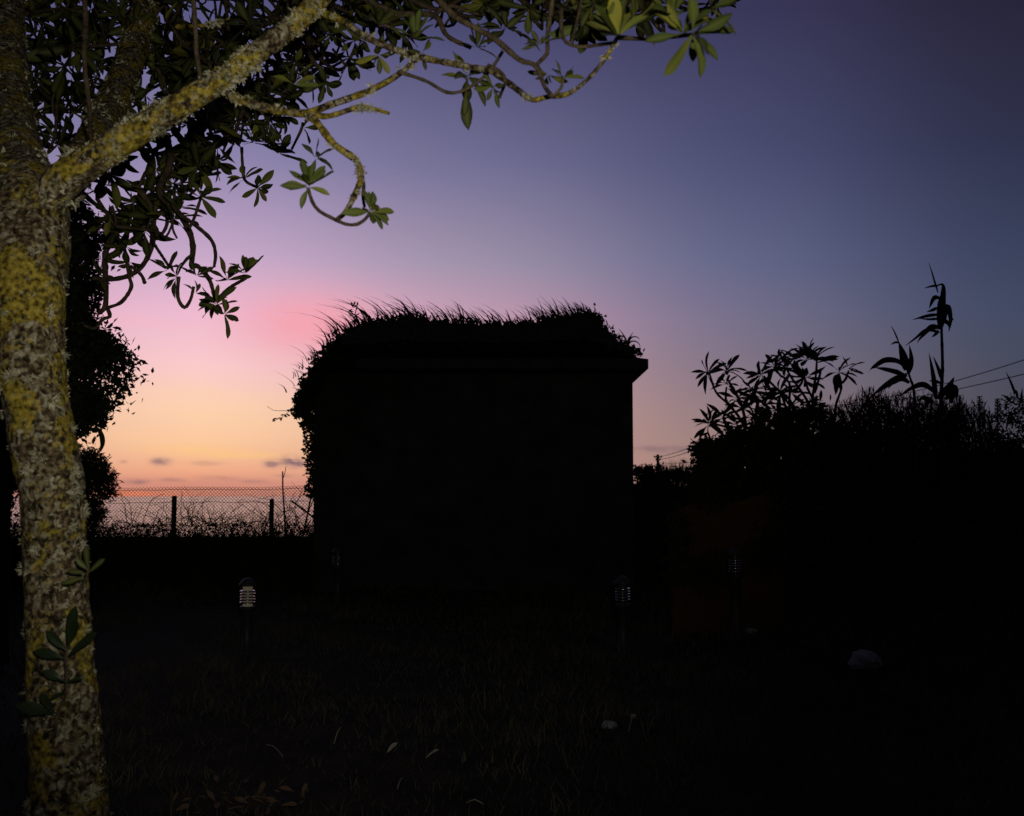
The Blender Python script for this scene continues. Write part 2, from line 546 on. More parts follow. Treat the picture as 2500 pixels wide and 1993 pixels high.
def leafmesh(name, fold, curve, wid, k=7):
    vs, fs, ribv = [], [], []
    for i in range(k + 1):
        u = i / k
        w = wid * (max(0.0, (u - 0.06) / 0.94) ** 0.8) * (1 - u ** 3.2) * 1.25 if u > 0.06 else 0.022
        w = max(w, 0.018 if u < 0.2 else 0.004)
        z = -curve * u * u
        lift = fold * w
        wav = 0.02 * math.sin(u * 9)
        vs += [(-w, u, z + lift + wav), (-w * .12, u, z + 0.004), (w * .12, u, z + 0.004), (w, u, z + lift - wav)]
        ribv += [0, 1, 1, 0] if u < 0.9 else [0, .3, .3, 0]
    for i in range(k):
        for j in range(3):
            fs.append((i * 4 + j, i * 4 + j + 1, i * 4 + 5 + j, i * 4 + 4 + j))
    return np.array(vs), fs, ribv


LM = [leafmesh('a', .3, .16, .265), leafmesh('b', .45, .28, .24), leafmesh('c', .15, .05, .28), leafmesh('d', .35, -.1, .25)]


def leafdata(i, name='leaf', material='leaf'):
    vs, fs, rv = LM[i]
    me = bpy.data.meshes.new(name)
    me.from_pydata(vs.tolist(), [], fs)
    me.polygons.foreach_set('use_smooth', np.ones(len(me.polygons), dtype=bool))
    a = me.attributes.new('rib', 'FLOAT', 'POINT'); a.data.foreach_set('value', np.array(rv, dtype=np.float32) * 0.5)
    me.materials.append(M[material])
    return me


def leafmat(base, d, nrm, length):
    d = d.normalized()
    s_ = d.cross(nrm)
    if s_.length < 1e-3: s_ = d.orthogonal()
    s_.normalize(); n_ = s_.cross(d)
    m3 = Matrix((s_, d, n_)).transposed() * length
    m4 = m3.to_4x4(); m4.translation = base
    return m4


def whorl(c, axis, n, length, lo=35, hi=85, store=None, jitter=0.25, face=0.55):
    axis = axis.normalized()
    u = axis.orthogonal().normalized(); w = axis.cross(u)
    ph = rnd.uniform(0, 6.28)
    for i in range(n):
        a = ph + i * 2.399 + rnd.uniform(-.25, .25)
        k = i / max(1, n - 1)
        th = math.radians(hi + (lo - hi) * k + rnd.uniform(-12, 12))
        out = u * math.cos(a) + w * math.sin(a)
        d = axis * math.cos(th) + out * math.sin(th)
        ln = length * 1.3 * rnd.uniform(1 - jitter, 1 + jitter * .5) * (1.0 - 0.2 * k)
        base = c + axis * (0.012 * length * i) + out * 0.004
        nrm = axis * math.sin(th) - out * math.cos(th)
        nrm = nrm + Vector((rnd.uniform(-.35, .35), rnd.uniform(-.35, .35), rnd.uniform(-.35, .35))) + face * (EYE - c).normalized()
        (LEAVES if store is None else store).append(leafmat(base, d, nrm, ln))


def pxdir(deg, toward=0.3):
    """direction in the plane facing the viewer; 0 = right, 90 = up; toward < 0 leans away from the viewer"""
    a = math.radians(deg)
    return Vector((math.cos(a), -toward, math.sin(a)))


TB = P(130, 1400, 2.9)
tree = empty('lichened_tree', (TB.x + 0.03, TB.y, HZ(TB.x, TB.y)))
tag(tree, 'leaning tree with lichen-crusted trunk and whorled evergreen leaves, lit by flash', 'tree')


def limb(pix, step=0.02):
    """(px, py, rpx, Y) list -> world polyline and radii"""
    q = [(*P(a, b2, d), r * d / F) for (a, b2, r, d) in pix]
    s_ = spline(q, step)
    return [Vector(p[:3]) for p in s_], [p[3] for p in s_]


base_pts = [(190, 2700, 110, 2.85), (182, 2350, 98, 2.86)]
TR = base_pts + [(171, 1993, 88, 2.88), (160, 1800, 83, 2.89), (147, 1600, 77, 2.9), (136, 1400, 73, 2.9), (128, 1200, 75, 2.9),
                 (108, 1100, 78, 2.9), (92, 1000, 76, 2.9), (76, 900, 80, 2.9), (70, 800, 82, 2.91), (70, 700, 88, 2.92),
                 (72, 600, 95, 2.97), (66, 500, 92, 3.05), (44, 400, 70, 3.3), (26, 300, 58, 3.65), (14, 200, 54, 4.0), (4, 0, 50, 4.6),
                 (-10, -250, 44, 5.2)]
LA = [(80, 520, 48, 2.95), (160, 437, 44, 2.93), (270, 362, 38, 2.9), (400, 280, 32, 2.88), (505, 218, 31, 2.86), (560, 180, 26, 2.86),
      (620, 135, 27, 2.88), (720, 58, 26, 2.92), (800, -25, 24, 2.97), (900, -160, 20, 3.05)]
LB = [(120, 500, 46, 3.1), (205, 385, 44, 3.8), (262, 280, 42, 4.5), (305, 180, 37, 4.9), (340, 70, 34, 5.2), (375, -60, 29, 5.4), (420, -250, 24, 5.6)]
LIMBS = {}
for nm, px_, par in (('trunk', TR, tree), ('limb', LA, tree), ('limb', LB, tree)):
    pts, rad = limb(px_, 0.012)
    mb = MB(); mb.tube(pts, rad, 44 if nm == 'trunk' else 30, jag=0.05 if nm == 'trunk' else 0.08, nscale=27)
    ob = mb.build(nm, M['bark'], tree)
    LIMBS[nm + str(len(LIMBS))] = (pts, rad, ob)


# twigs traced from the photograph: (points px, start radius px, end radius px, depth start, depth end, mossy)
TW = [
    ([(540, 222), (618, 255), (702, 274), (752, 276), (807, 256), (897, 224), (961, 190), (1005, 155), (1020, 138)], 12, 6, 2.95, 2.85, 1),
    ([(745, 276), (800, 284), (883, 262), (950, 277)], 9, 4, 2.9, 2.85, 1),
    ([(752, 278), (776, 302), (815, 352), (869, 392), (881, 431), (872, 462), (846, 515), (821, 538)], 10, 6, 2.9, 2.75, 1),
    ([(821, 538), (780, 516), (762, 492), (752, 460)], 5, 4.5, 2.75, 2.7, 0),
    ([(818, 537), (846, 548), (872, 548), (893, 534), (903, 518)], 5, 4, 2.75, 2.7, 0),
    ([(881, 425), (888, 450), (886, 480), (890, 505)], 5, 4, 2.85, 2.8, 0),
    ([(760, 25), (830, 48), (897, 93), (995, 132), (1044, 144), (1141, 163), (1199, 175), (1263, 219), (1297, 244), (1336, 237), (1385, 230),
      (1428, 200), (1472, 151), (1507, 92)], 10, 5, 3.0, 2.45, 1),
    ([(868, -20), (961, 32), (1058, 37), (1092, 88), (1150, 117)], 10, 5, 3.1, 3.1, 0),
    ([(1058, 37), (1100, 15), (1180, 35), (1250, 0)], 6, 4, 3.1, 3.1, 0),
    ([(1050, -30), (1073, 2), (1117, 44), (1204, 93), (1268, 146), (1307, 161), (1331, 214), (1350, 236)], 9, 5, 2.7, 2.5, 0),
    ([(1352, -20), (1336, 97), (1336, 130), (1307, 161)], 6, 5, 2.6, 2.6, 0),
    ([(1370, 20), (1375, 93), (1414, 114), (1497, 105)], 5, 4.5, 2.55, 2.45, 0),
    ([(1420, 0), (1405, 70), (1395, 105)], 4, 3.5, 2.55, 2.5, 0),
    ([(1507, 92), (1579, 95), (1662, 88), (1690, 85)], 6, 5, 2.45, 2.35, 0),
    ([(972, 176), (1000, 184), (1044, 200), (1092, 226), (1136, 219), (1190, 180), (1228, 125)], 5, 4, 2.85, 2.8, 0),
    ([(1190, 160), (1214, 170), (1234, 195), (1219, 239)], 5, 4, 2.9, 2.9, 0),
    ([(1350, 236), (1370, 215), (1375, 190)], 4, 3.5, 2.5, 2.5, 0),
    ([(470, -30), (478, 84), (480, 130), (491, 200)], 6, 6, 2.9, 2.93, 0),
    ([(205, -20), (209, 60), (206, 150), (218, 262), (222, 340)], 7, 6, 3.0, 3.1, 0),
    ([(430, 66), (500, 62), (560, 46)], 6, 3, 3.4, 3.3, 1),
    ([(407, 330), (415, 398), (389, 468), (430, 514), (459, 558), (471, 602), (468, 650), (482, 650), (511, 683), (526, 735)], 10, 5, 3.5, 3.4, 0),
    ([(420, 500), (442, 526), (471, 546), (514, 584), (526, 619), (523, 651)], 6, 4, 3.45, 3.4, 0),
    ([(330, 455), (354, 482), (372, 520), (373, 587), (354, 640), (320, 671), (267, 683), (225, 679)], 9, 5, 3.5, 3.6, 0),
    ([(290, 560), (267, 593), (256, 631), (258, 689), (257, 747), (240, 765)], 8, 6, 3.6, 3.6, 0),
    ([(310, 640), (316, 677), (320, 703), (296, 738), (262, 752)], 5, 4.5, 3.55, 3.6, 0),
    ([(389, 470), (407, 529), (404, 558), (384, 583), (370, 576)], 5, 4, 3.5, 3.5, 0),
    ([(436, 676), (434, 725), (450, 751), (465, 732), (473, 700)], 5, 4, 3.4, 3.4, 0),
    ([(529, 733), (561, 703), (600, 680)], 5, 4, 3.4, 3.35, 0),
    ([(492, 478), (475, 530), (462, 558)], 4, 4, 3.4, 3.4, 0),
    ([(372, 590), (392, 620), (412, 650)], 4, 3.5, 3.5, 3.45, 0),
    ([(262, 752), (268, 773), (250, 780), (232, 802), (205, 795)], 5, 4, 3.6, 3.6, 0),
    ([(320, 650), (345, 672), (353, 690)], 4, 5, 3.55, 3.5, 0),
    ([(420, 530), (422, 560), (432, 582)], 4, 2.5, 3.45, 3.45, 0),
    ([(750, 90), (760, 140), (790, 180), (803, 190)], 7, 4, 3.4, 3.4, 0),
    ([(765, 100), (785, 145), (820, 170), (845, 160), (870, 110)], 5, 4, 3.4, 3.4, 0),
    ([(740, 190), (765, 145)], 4, 4, 3.4, 3.4, 0), ([(812, 120), (842, 158)], 4, 3.5, 3.4, 3.4, 0),
    ([(845, 160), (880, 153), (925, 140)], 4, 3, 3.4, 3.4, 0),
    ([(555, 250), (570, 280), (560, 330), (545, 370)], 5, 3, 3.5, 3.5, 0),
    ([(560, 250), (600, 275), (620, 320), (660, 350), (680, 372)], 7, 4, 3.5, 3.5, 0),
    ([(740, 300), (735, 318), (722, 345), (712, 365)], 4, 3, 3.3, 3.3, 0),
    ([(540, 290), (600, 265), (640, 262)], 4, 3, 3.5, 3.5, 0),
    ([(520, 380), (530, 405), (524, 415)], 4, 3, 3.5, 3.5, 0), ([(590, 360), (592, 400), (598, 440), (628, 458)], 4, 3.5, 3.5, 3.5, 0),
]
def deeper(d):
    return d if d < 2.96 else d * (1.0 + 0.95 * (d - 2.96)) if d < 3.5 else d * 1.52


for (px_, r0, r1, d0, d1, mossy) in TW:
    if not mossy and min(d0, d1) >= 2.96: d0, d1 = deeper(d0), deeper(d1)
    k = len(px_) - 1
    q = [(a, b2, r0 + (r1 - r0) * i / k, d0 + (d1 - d0) * i / k) for i, (a, b2) in enumerate(px_)]
    pts, rad = limb(q, 0.012)
    # knobbly leaf scars
    rad = [r * (1 + 0.22 * mnoise.noise(p * 55)) for p, r in zip(pts, rad)]
    mb = MB(); mb.tube(pts, rad, 8)
    ob = mb.build('branch', M['bark'] if mossy else M['twig'], tree)
    if mossy: LIMBS['b%d' % len(LIMBS)] = (pts, rad, ob)

# whorls traced: px, py, depth, leaf length px, number, axis angle, spread lo/hi
LIT_LEAVES = set()  # indices of leaves that get the flash-brightened colour
WH = [
    (752, 455, 2.70, 62, 12, 85, 25, 95, .35), (771, 386, 2.95, 56, 6, 60, 30, 90, .2), (902, 519, 2.70, 55, 11, 30, 35, 110, .35),
    (680, 375, 3.4, 52, 8, 60, 30, 95, .2), (648, 352, 3.4, 50, 8, 60, 30, 90, .2), (618, 350, 3.4, 52, 9, 80, 30, 95, .2),
    (628, 459, 3.4, 44, 9, 330, 40, 95, .3), (598, 436, 3.4, 46, 8, 120, 40, 95, .2), (523, 416, 3.45, 30, 4, 95, 40, 80, .2),
    (490, 482, 3.35, 50, 9, 60, 35, 100, .3), (440, 508, 3.45, 46, 7, 100, 40, 95, .1), (410, 660, 3.4, 46, 6, 110, 30, 90, .1),
    (433, 676, 3.4, 50, 8, 150, 40, 100, .2), (480, 674, 3.4, 40, 7, 70, 35, 95, .2), (555, 685, 3.35, 54, 8, 80, 35, 90, .2),
    (600, 668, 3.3, 52, 8, 80, 25, 80, .25), (529, 745, 3.35, 50, 9, 120, 40, 105, .3), (547, 768, 3.35, 44, 8, 20, 40, 110, .3),
    (478, 716, 3.4, 32, 5, 60, 30, 80, .2), (520, 735, 3.4, 40, 6, 200, 30, 90, .2), (308, 600, 3.55, 50, 9, 240, 40, 100, .2),
    (352, 560, 3.5, 56, 9, 250, 30, 100, .2), (330, 520, 3.5, 56, 9, 200, 30, 100, .2), (290, 560, 3.55, 50, 8, 200, 40, 100, .2),
    (316, 640, 3.55, 44, 4, 240, 30, 80, .2), (240, 672, 3.6, 44, 6, 20, 40, 100, .1), (420, 460, 3.5, 52, 9, 270, 40, 100, .1),
    (1014, 95, 2.80, 66, 9, 95, 20, 85, .3), (925, 62, 3.05, 62, 10, 85, 30, 90, .2), (924, 133, 2.95, 44, 8, 300, 40, 100, .2),
    (884, 97, 3.1, 44, 8, 200, 40, 100, .2), (1030, 128, 2.85, 40, 5, 320, 40, 95, .2), (1236, 72, 3.05, 72, 12, 90, 30, 110, .2),
    (1165, 118, 3.0, 52, 8, 85, 25, 90, .2), (1140, 190, 2.85, 60, 11, 60, 40, 120, .2), (1138, 222, 2.8, 66, 2, 265, 8, 16, .1),
    (1205, 210, 2.8, 44, 7, 240, 40, 105, .25), (1320, 110, 2.55, 46, 8, 120, 35, 100, .35), (1375, 190, 2.5, 42, 8, 70, 30, 95, .35),
    (1338, 182, 2.75, 40, 6, 250, 40, 100, .1), (1510, 88, 2.42, 92, 10, 105, 18, 72, .3), (1545, 60, 2.45, 80, 7, 70, 20, 80, .2),
    (1668, 82, 2.40, 84, 8, 120, 20, 90, .25), (1690, 82, 2.34, 92, 7, 330, 35, 95, .3), (1640, 40, 2.4, 80, 7, 80, 30, 90, .25),
    (1735, 20, 2.4, 70, 5, 20, 30, 80, .25), (612, 62, 3.3, 74, 9, 130, 30, 100, .15), (807, 84, 3.3, 48, 8, 280, 40, 110, .1),
    (723, 150, 3.3, 48, 7, 250, 40, 100, .1), (719, 206, 3.05, 54, 7, 100, 30, 95, .3), (794, 201, 3.25, 44, 8, 290, 40, 100, .2),
    (865, 98, 3.2, 44, 7, 220, 40, 100, .2), (520, 300, 3.45, 56, 10, 80, 40, 110, .1), (560, 305, 3.5, 56, 9, 230, 40, 110, .1),
    (742, 312, 3.25, 40, 3, 350, 30, 70, .2), (660, 300, 3.4, 46, 7, 280, 30, 90, .15), (630, 230, 3.4, 56, 9, 250, 30, 100, .1),
    (690, 240, 3.4, 52, 8, 280, 30, 100, .1), (1290, 20, 3.0, 56, 9, 270, 40, 100, .1), (1390, 30, 2.9, 56, 9, 60, 40, 100, .2),
    (1430, 60, 2.7, 64, 8, 300, 40, 100, .25), (1450, 10, 2.6, 70, 8, 200, 30, 100, .2), (1180, 10, 3.1, 52, 8, 270, 40, 100, .1),
]
for (x, y, d, ln, n, ang, lo, hi, tw_) in WH:
    d = deeper(d)
    if x > 1480: d -= .2
    k_ = len(LEAVES)
    whorl(P(x, y, d), pxdir(ang, tw_), n, ln * d / F, lo, hi)
    if tw_ >= .25: LIT_LEAVES.update(range(k_, len(LEAVES)))
# the bright single leaf hanging beside the limb
for (x, y, d, ang, ln, tilt) in ((722, 208, 2.95, 352, 64, .15), (1690, 84, 2.33, 12, 108, .1), (1692, 88, 2.33, 322, 84, .15), (1690, 92, 2.34, 268, 70, .1),
                                 (1668, 84, 2.36, 40, 80, .2), (752, 458, 2.68, 183, 70, .2), (752, 460, 2.68, 250, 54, .25), (756, 458, 2.68, 345, 52, .2),
                                 (756, 452, 2.68, 35, 56, .2), (1505, 88, 2.4, 128, 84, .2), (1512, 86, 2.4, 78, 90, .2)):
    LEAVES.append(leafmat(P(x, y, d), pxdir(ang, tilt), Vector((rnd.uniform(-.2, .2), -1, .35)), ln * d / F))
LIT_LEAVES.update(range(len(LEAVES) - 11, len(LEAVES)))
HAND = len(LEAVES)

# the dark crown further back: whorls spread through its volume, each on a twig of its own
def inside(x, y):
    if x < 40: return y < 420
    if x < 250: return y < 345 + 0.2 * (x - 60)
    if x < 440: return y < 590 - (x - 250) * 0.3
    if x < 560: return y < 470 - (x - 440) * 0.6
    if x < 720: return y < 400 - (x - 560) * 0.9
    if x < 860: return y < 230 - (x - 720) * 0.6
    if x < 1060: return y < 130 - (x - 860) * 0.35
    if x < 1500: return y < 52
    return y < 30 and x < 1760


tw = MB()
cnt = 0
anchors = [p for key in ('trunk0', 'limb1', 'limb2') for p in LIMBS[key][0][::12] if p.z > 2.0]
grid, CW_ = [], []
tries = 0
while cnt < 350 and tries < 20000:
    tries += 1
    x, y = rnd.uniform(-120, 1760), rnd.uniform(-150, 600)
    if not inside(x, y): continue
    if x > 860 and rnd.random() < 0.5: continue
    # a few clear windows of sky, as in the photograph
    if any(((x - a) / ra) ** 2 + ((y - b2) / rb) ** 2 < 1 for a, b2, ra, rb in ((285, 130, 34, 50), (500, 40, 55, 38), (105, 330, 26, 40), (395, 300, 40, 30), (195, 300, 26, 36))): continue
    if any((x - a) ** 2 + (y - b2) ** 2 < 24 ** 2 for a, b2 in grid): continue
    grid.append((x, y))
    d = rnd.uniform(5.0, 7.2) if x < 900 else rnd.uniform(4.0, 5.6)
    c = P(x, y, d)
    ax = pxdir(rnd.uniform(0, 360), rnd.uniform(-.5, .7))
    whorl(c, ax, rnd.randint(8, 11), rnd.uniform(.11, .135) * (d / 6.0) ** .5, 30, 105)
    CW_.append((c, ax)); cnt += 1
# twigs join each whorl to its nearest neighbour on the way back to a limb
CW_.sort(key=lambda q: min((q[0] - a).length for a in anchors))
nodes = list(anchors)
for c, ax in CW_:
    best = min(nodes, key=lambda q: (q - c).length)
    dd = c - best
    mid = best + dd * 0.5 + Vector((rnd.uniform(-.06, .06), rnd.uniform(-.06, .06), rnd.uniform(-.12, .0)))
    mid2 = c - ax.normalized() * min(.10, dd.length * .35)
    sp = spline([best, mid, mid2, c], 0.03)
    k = len(sp)
    tw.tube([Vector(p) for p in sp], [0.006 * (1 - i / k) + 0.0045 for i in range(k)], 5, cap=False)
    nodes += [mid, c]
tw.build('twigs', M['twig'], tree, kind='stuff')

# leaves: the 300 that show largest are parts of their own, the rest one mass
LD = [leafdata(i) for i in range(len(LM))]
LD_LIT = [leafdata(i, 'leaf', 'leaf_lit') for i in range(len(LM))]
troot = tree.location.copy()


def screen(p):
    q = p - EYE
    c, s = math.cos(PITCH), math.sin(PITCH)
    fw = q.y * c + q.z * s; up = -q.y * s + q.z * c
    return 1250 + F * q.x / fw, 996.5 - F * up / fw


order = []
for i, m4 in enumerate(LEAVES):
    a = m4.translation; b2 = m4 @ Vector((0, 1, 0))
    (x0, y0), (x1, y1) = screen(a), screen(b2)
    vis = (-20 < x0 < 2500 and y0 > -10) or (0 < x1 < 2500 and y1 > 0)
    ln = math.hypot(x1 - x0, y1 - y0)
    order.append((-(ln + (60 if i < HAND else 0)) if vis else 0, i))
order.sort()
own = set(i for _, i in order[:300])
av, af, ar, at = [], [], [], []
k0 = 0
for i, m4 in enumerate(LEAVES):
    kind = rnd.randrange(len(LM))
    if i in own:
        o = bpy.data.objects.new('leaf', (LD_LIT if i in LIT_LEAVES else LD)[kind]); o.parent = tree
        mm4 = m4.copy(); mm4.translation = m4.translation - troot
        o.matrix_local = mm4
        COL.objects.link(o)
    else:
        vs, fs, rv = LM[kind]
        A = np.array(m4)
        av.append(vs @ A[:3, :3].T + A[:3, 3])
        af += [tuple(j + k0 for j in f) for f in fs]; k0 += len(vs)
        ar += rv; at += [rnd.random() * 0.95] * len(vs)
fo = build('foliage', np.concatenate(av), af, M['leaf'], tree, kind='stuff')
a_ = fo.data.attributes.new('rib', 'FLOAT', 'POINT'); a_.data.foreach_set('value', np.array(ar, dtype=np.float32) * 0.5)
a_ = fo.data.attributes.new('tint', 'FLOAT', 'POINT'); a_.data.foreach_set('value', np.array(at, dtype=np.float32))


# lichen on bark
def tufts(pts, rad, n, size, lobes, zmin=0.6, face=True):
    P_, R_ = pts, rad
    B, Vv, Bd, Wd = [], [], [], []
    cand = [i for i in range(1, len(P_) - 1) if P_[i].z > zmin]
    out = []
    for _ in range(n):
        i = rnd.choice(cand)
        tg = (P_[i + 1] - P_[i - 1]).normalized()
        a = tg.orthogonal().normalized(); bb = tg.cross(a)
        th = rnd.uniform(0, 6.283)
        d = a * math.cos(th) + bb * math.sin(th)
        if face and d.dot((EYE - P_[i]).normalized()) < -0.35: continue
        c = P_[i] + d * R_[i] * 0.97
        # clumped distribution
        if mnoise.noise(c * 13 + Vector((3, 7, 1))) < rnd.uniform(-.05, .4): continue
        sz = size * rnd.choice((.5, .7, .8, 1, 1.1, 1.4, 2.0))
        out.append((c, d, sz))
        for _k in range(lobes):
            v_ = Vector((rnd.gauss(0, 1), rnd.gauss(0, 1), rnd.gauss(0, 1))).normalized()
            dirv = (d * 0.5 + v_ * 0.8).normalized() * sz * rnd.uniform(.3, .75)
            w_ = Vector((rnd.gauss(0, 1), rnd.gauss(0, 1), rnd.gauss(0, 1))).normalized()
            B.append(c + v_ * sz * .5); Vv.append(dirv); Bd.append(w_ * sz * .9); Wd.append(sz * rnd.uniform(.5, 1.0))
    return np.array(B), np.array(Vv), np.array(Bd), np.array(Wd)


def lichen(nm, key, n, size, lobes, material, parent):
    pts, rad, ob = LIMBS[key]
    B, Vv, Bd, Wd = tufts(pts, rad, n, size, lobes)
    w = np.cross(Vv, randunit(len(B))); w /= np.linalg.norm(w, axis=1)[:, None] + 1e-9
    v, f = ribbons(B, Vv, Bd, Wd, 2, w)
    build(nm, v, f, M[material], parent if parent is not None else ob, kind='stuff')


for key in list(LIMBS):
    n = {'trunk0': 5600, 'limb1': 2600, 'limb2': 2200}.get(key, 320)
    sz = {'trunk0': 0.0055, 'limb1': 0.006, 'limb2': 0.008}.get(key, 0.005)
    lichen('lichen', key, n, sz, 11, 'lichen_pale', None)
    lichen('crust_lichen', key, n // 2, sz * .42, 7, 'lichen_gold', None)

# single large lichen tufts that stand out from the trunk
BT = [(48, 1390, .030), (42, 1320, .022), (205, 1330, .024), (205, 1250, .030), (190, 1290, .026), (55, 1690, .030), (66, 1775, .030), (215, 1800, .032),
      (240, 1920, .036), (222, 1940, .03), (140, 1430, .026), (120, 1340, .022), (60, 1545, .024), (215, 1535, .024), (228, 1640, .014), (228, 1680, .014),
      (212, 1740, .02), (195, 1200, .028), (190, 1150, .026), (20, 950, .034), (8, 1005, .03), (150, 985, .03), (60, 930, .03), (105, 940, .026),
      (165, 870, .026), (12, 810, .028), (140, 770, .03), (130, 1120, .03), (90, 1950, .028), (85, 1985, .03), (140, 1960, .026), (70, 1830, .018),
      (160, 1725, .022), (100, 1150, .024), (115, 1255, .02), (190, 1045, .02)]
for (x, y, sz) in BT:
    sz *= .85
    # on the bark: depth from the trunk section at that height
    tp, trd, tob = LIMBS['trunk0']
    i = min(range(len(tp)), key=lambda j: abs(screen(tp[j])[1] - y))
    cx = screen(tp[i])[0]; off = (x - cx) * tp[i].y / F
    r = trd[i]
    dep = math.sqrt(max(0.0, r * r - min(abs(off), r) ** 2))
    c = Vector((tp[i].x + max(-r, min(r, off)) * 0.98, tp[i].y - dep, P(x, y, tp[i].y).z))
    d = (c - tp[i]); d.z = 0; d.normalize()
    B, Vv, Bd, Wd = [], [], [], []
    for _k in range(80):
        v_ = Vector((rnd.gauss(0, 1), rnd.gauss(0, 1), rnd.gauss(0, 1))).normalized()
        B.append(c + v_ * sz * rnd.uniform(.1, .6)); Vv.append((d * .8 + v_ * 1.0).normalized() * sz * rnd.uniform(.2, .5)); Bd.append(Vector((rnd.gauss(0, 1), rnd.gauss(0, 1), rnd.gauss(0, 1))).normalized() * sz * .45)
        Wd.append(sz * rnd.uniform(.1, .28))
    B, Vv, Bd, Wd = map(np.array, (B, Vv, Bd, Wd))
    w = np.cross(Vv, randunit(len(B))); w /= np.linalg.norm(w, axis=1)[:, None] + 1e-9
    v, f = ribbons(B, Vv, Bd, Wd, 3, w)
    build('lichen_tuft', v, f, M['lichen_pale'], tob)

# leafy shoots growing out of the trunk: stem, then (base px, angle, length px, toward)
M['shootleaf'] = mat('shootleaf', (0.012, 0.022, 0.008), (0.02, 0.034, 0.011), 20, 0.4, spec=0.3)
SD_ = [leafdata(i, 'leaf', 'shootleaf') for i in range(len(LM))]


def shoot(stem, leaves, d0, label):
    q = [(*P(a, b2, d0), 3.2 * d0 / F) for (a, b2) in stem]
    sp = spline(q, 0.012)
    mb = MB(); mb.tube([Vector(p[:3]) for p in sp], [p[3] for p in sp], 7)
    st = mb.build('shoot', M['twig'], tree); st['label'] = label
    for (x, y, ang, ln, tw_) in leaves:
        o = bpy.data.objects.new('leaf', (SD_ if 'dark' in label else LD)[rnd.randrange(4)]); o.parent = st
        m4 = leafmat(P(x, y, d0 - .005), pxdir(ang, tw_), Vector((rnd.uniform(-.6, .6), -1, rnd.uniform(.3, .9))), ln * d0 / F)
        m4.translation = m4.translation - troot
        o.matrix_local = m4; COL.objects.link(o)


shoot([(186, 1450), (205, 1425), (214, 1400), (216, 1378)],
      [(216, 1390, 97, 58, .1), (216, 1398, 36, 56, .1), (212, 1402, 165, 48, .3), (208, 1412, 190, 56, .2), (214, 1392, 130, 40, .4)], 2.80, 'green shoot')
shoot([(135, 1800), (140, 1740), (160, 1700), (162, 1640), (160, 1600), (172, 1565)],
      [(168, 1580, 82, 100, .1), (165, 1590, 135, 70, .2), (168, 1600, 40, 92, .2), (160, 1610, 160, 80, .2), (172, 1570, 60, 70, .4), (160, 1665, 150, 62, .2),
       (162, 1668, 25, 40, .2), (132, 1745, 160, 92, .3), (134, 1742, 120, 60, .3), (160, 1690, 200, 40, .2)], 2.78, 'dark green shoot')

# ------------------------------------------------------------------ the overgrown house
HY = 17.0
xl, xr = P(766, 1200, HY).x, P(1545, 1000, HY).x
hb = Vector(((xl + xr) / 2, HY + 2.4, HZ(0, HY + 1)))
house = empty('overgrown_house', hb)
tag(house, 'small dark house with hipped roof smothered in grass and ivy', 'house')
ez = P(1583, 900, HY - .22).z          # under edge of the eave
et = P(1583, 877, HY - .22).z
ox = P(1583, 890, HY - .22).x
wz = P(1545, 912, HY).z
yb = HY + 4.8
xe = P(872, 900, HY).x                 # the left end of the roof has fallen in: wall and eave are broken off there
zl = P(770, 990, HY).z; xm = P(800, 920, HY).x; zm = P(800, 915, HY).z
fr_ = [(xl, hb.z - .3), (xr, hb.z - .3), (xr, wz + .02), (xe, wz + .02), (xm, zm), (xl, zl)]
vs = [(a, HY, c) for a, c in fr_] + [(a, yb, c) for a, c in fr_]
k = len(fr_)
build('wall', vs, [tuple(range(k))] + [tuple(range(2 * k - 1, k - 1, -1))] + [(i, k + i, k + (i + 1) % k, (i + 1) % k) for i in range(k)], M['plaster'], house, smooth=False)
ovh = ox - xr
mb = MB()
for (z0, z1, o0, o1) in ((wz, ez, 0.004, ovh), (ez, et, ovh, ovh)):
    a = [(xe, HY - o0, z0), (xr + o0, HY - o0, z0), (xr + o0, yb + o0, z0), (xe, yb + o0, z0)]
    b2 = [(xe, HY - o1, z1), (xr + o1, HY - o1, z1), (xr + o1, yb + o1, z1), (xe, yb + o1, z1)]
    mb.add(a + b2, [(i, (i + 1) % 4, 4 + (i + 1) % 4, 4 + i) for i in range(4)])
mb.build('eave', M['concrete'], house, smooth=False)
mb = MB()
a = [(xe, HY - ovh, et), (xr + ovh, HY - ovh, et), (xr + ovh, yb + ovh, et), (xe, yb + ovh, et)]
rg = [(xe + .7, (HY + yb) / 2, et + .62), ((xl + xr) / 2 + .9, (HY + yb) / 2, et + .62)]
mb.add(a + rg, [(0, 1, 5, 4), (1, 2, 5), (2, 3, 4, 5), (3, 0, 4)])
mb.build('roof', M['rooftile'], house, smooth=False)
# plain plank door and a shuttered opening are not readable in the dark facade and are left out

# overgrowth: a mound of soil, ivy and roots over the roof, outline from the photograph
OUT = [(735, 985), (742, 955), (757, 922), (775, 896), (800, 872), (822, 850), (842, 828), (862, 812), (900, 800), (950, 787), (1000, 783), (1060, 790),
       (1120, 795), (1230, 799), (1300, 792), (1390, 783), (1425, 774), (1448, 780), (1462, 796), (1482, 813), (1502, 830), (1522, 848), (1545, 860), (1566, 873)]
MY = HY + 1.9


def outz(x):
    px = np.array([q[0] for q in OUT]); py = np.array([q[1] for q in OUT])
    wx = np.array([P(a, b2, MY).x for a, b2 in OUT]); wzz = np.array([P(a, b2, MY).z for a, b2 in OUT])
    return np.interp(x, wx, wzz)


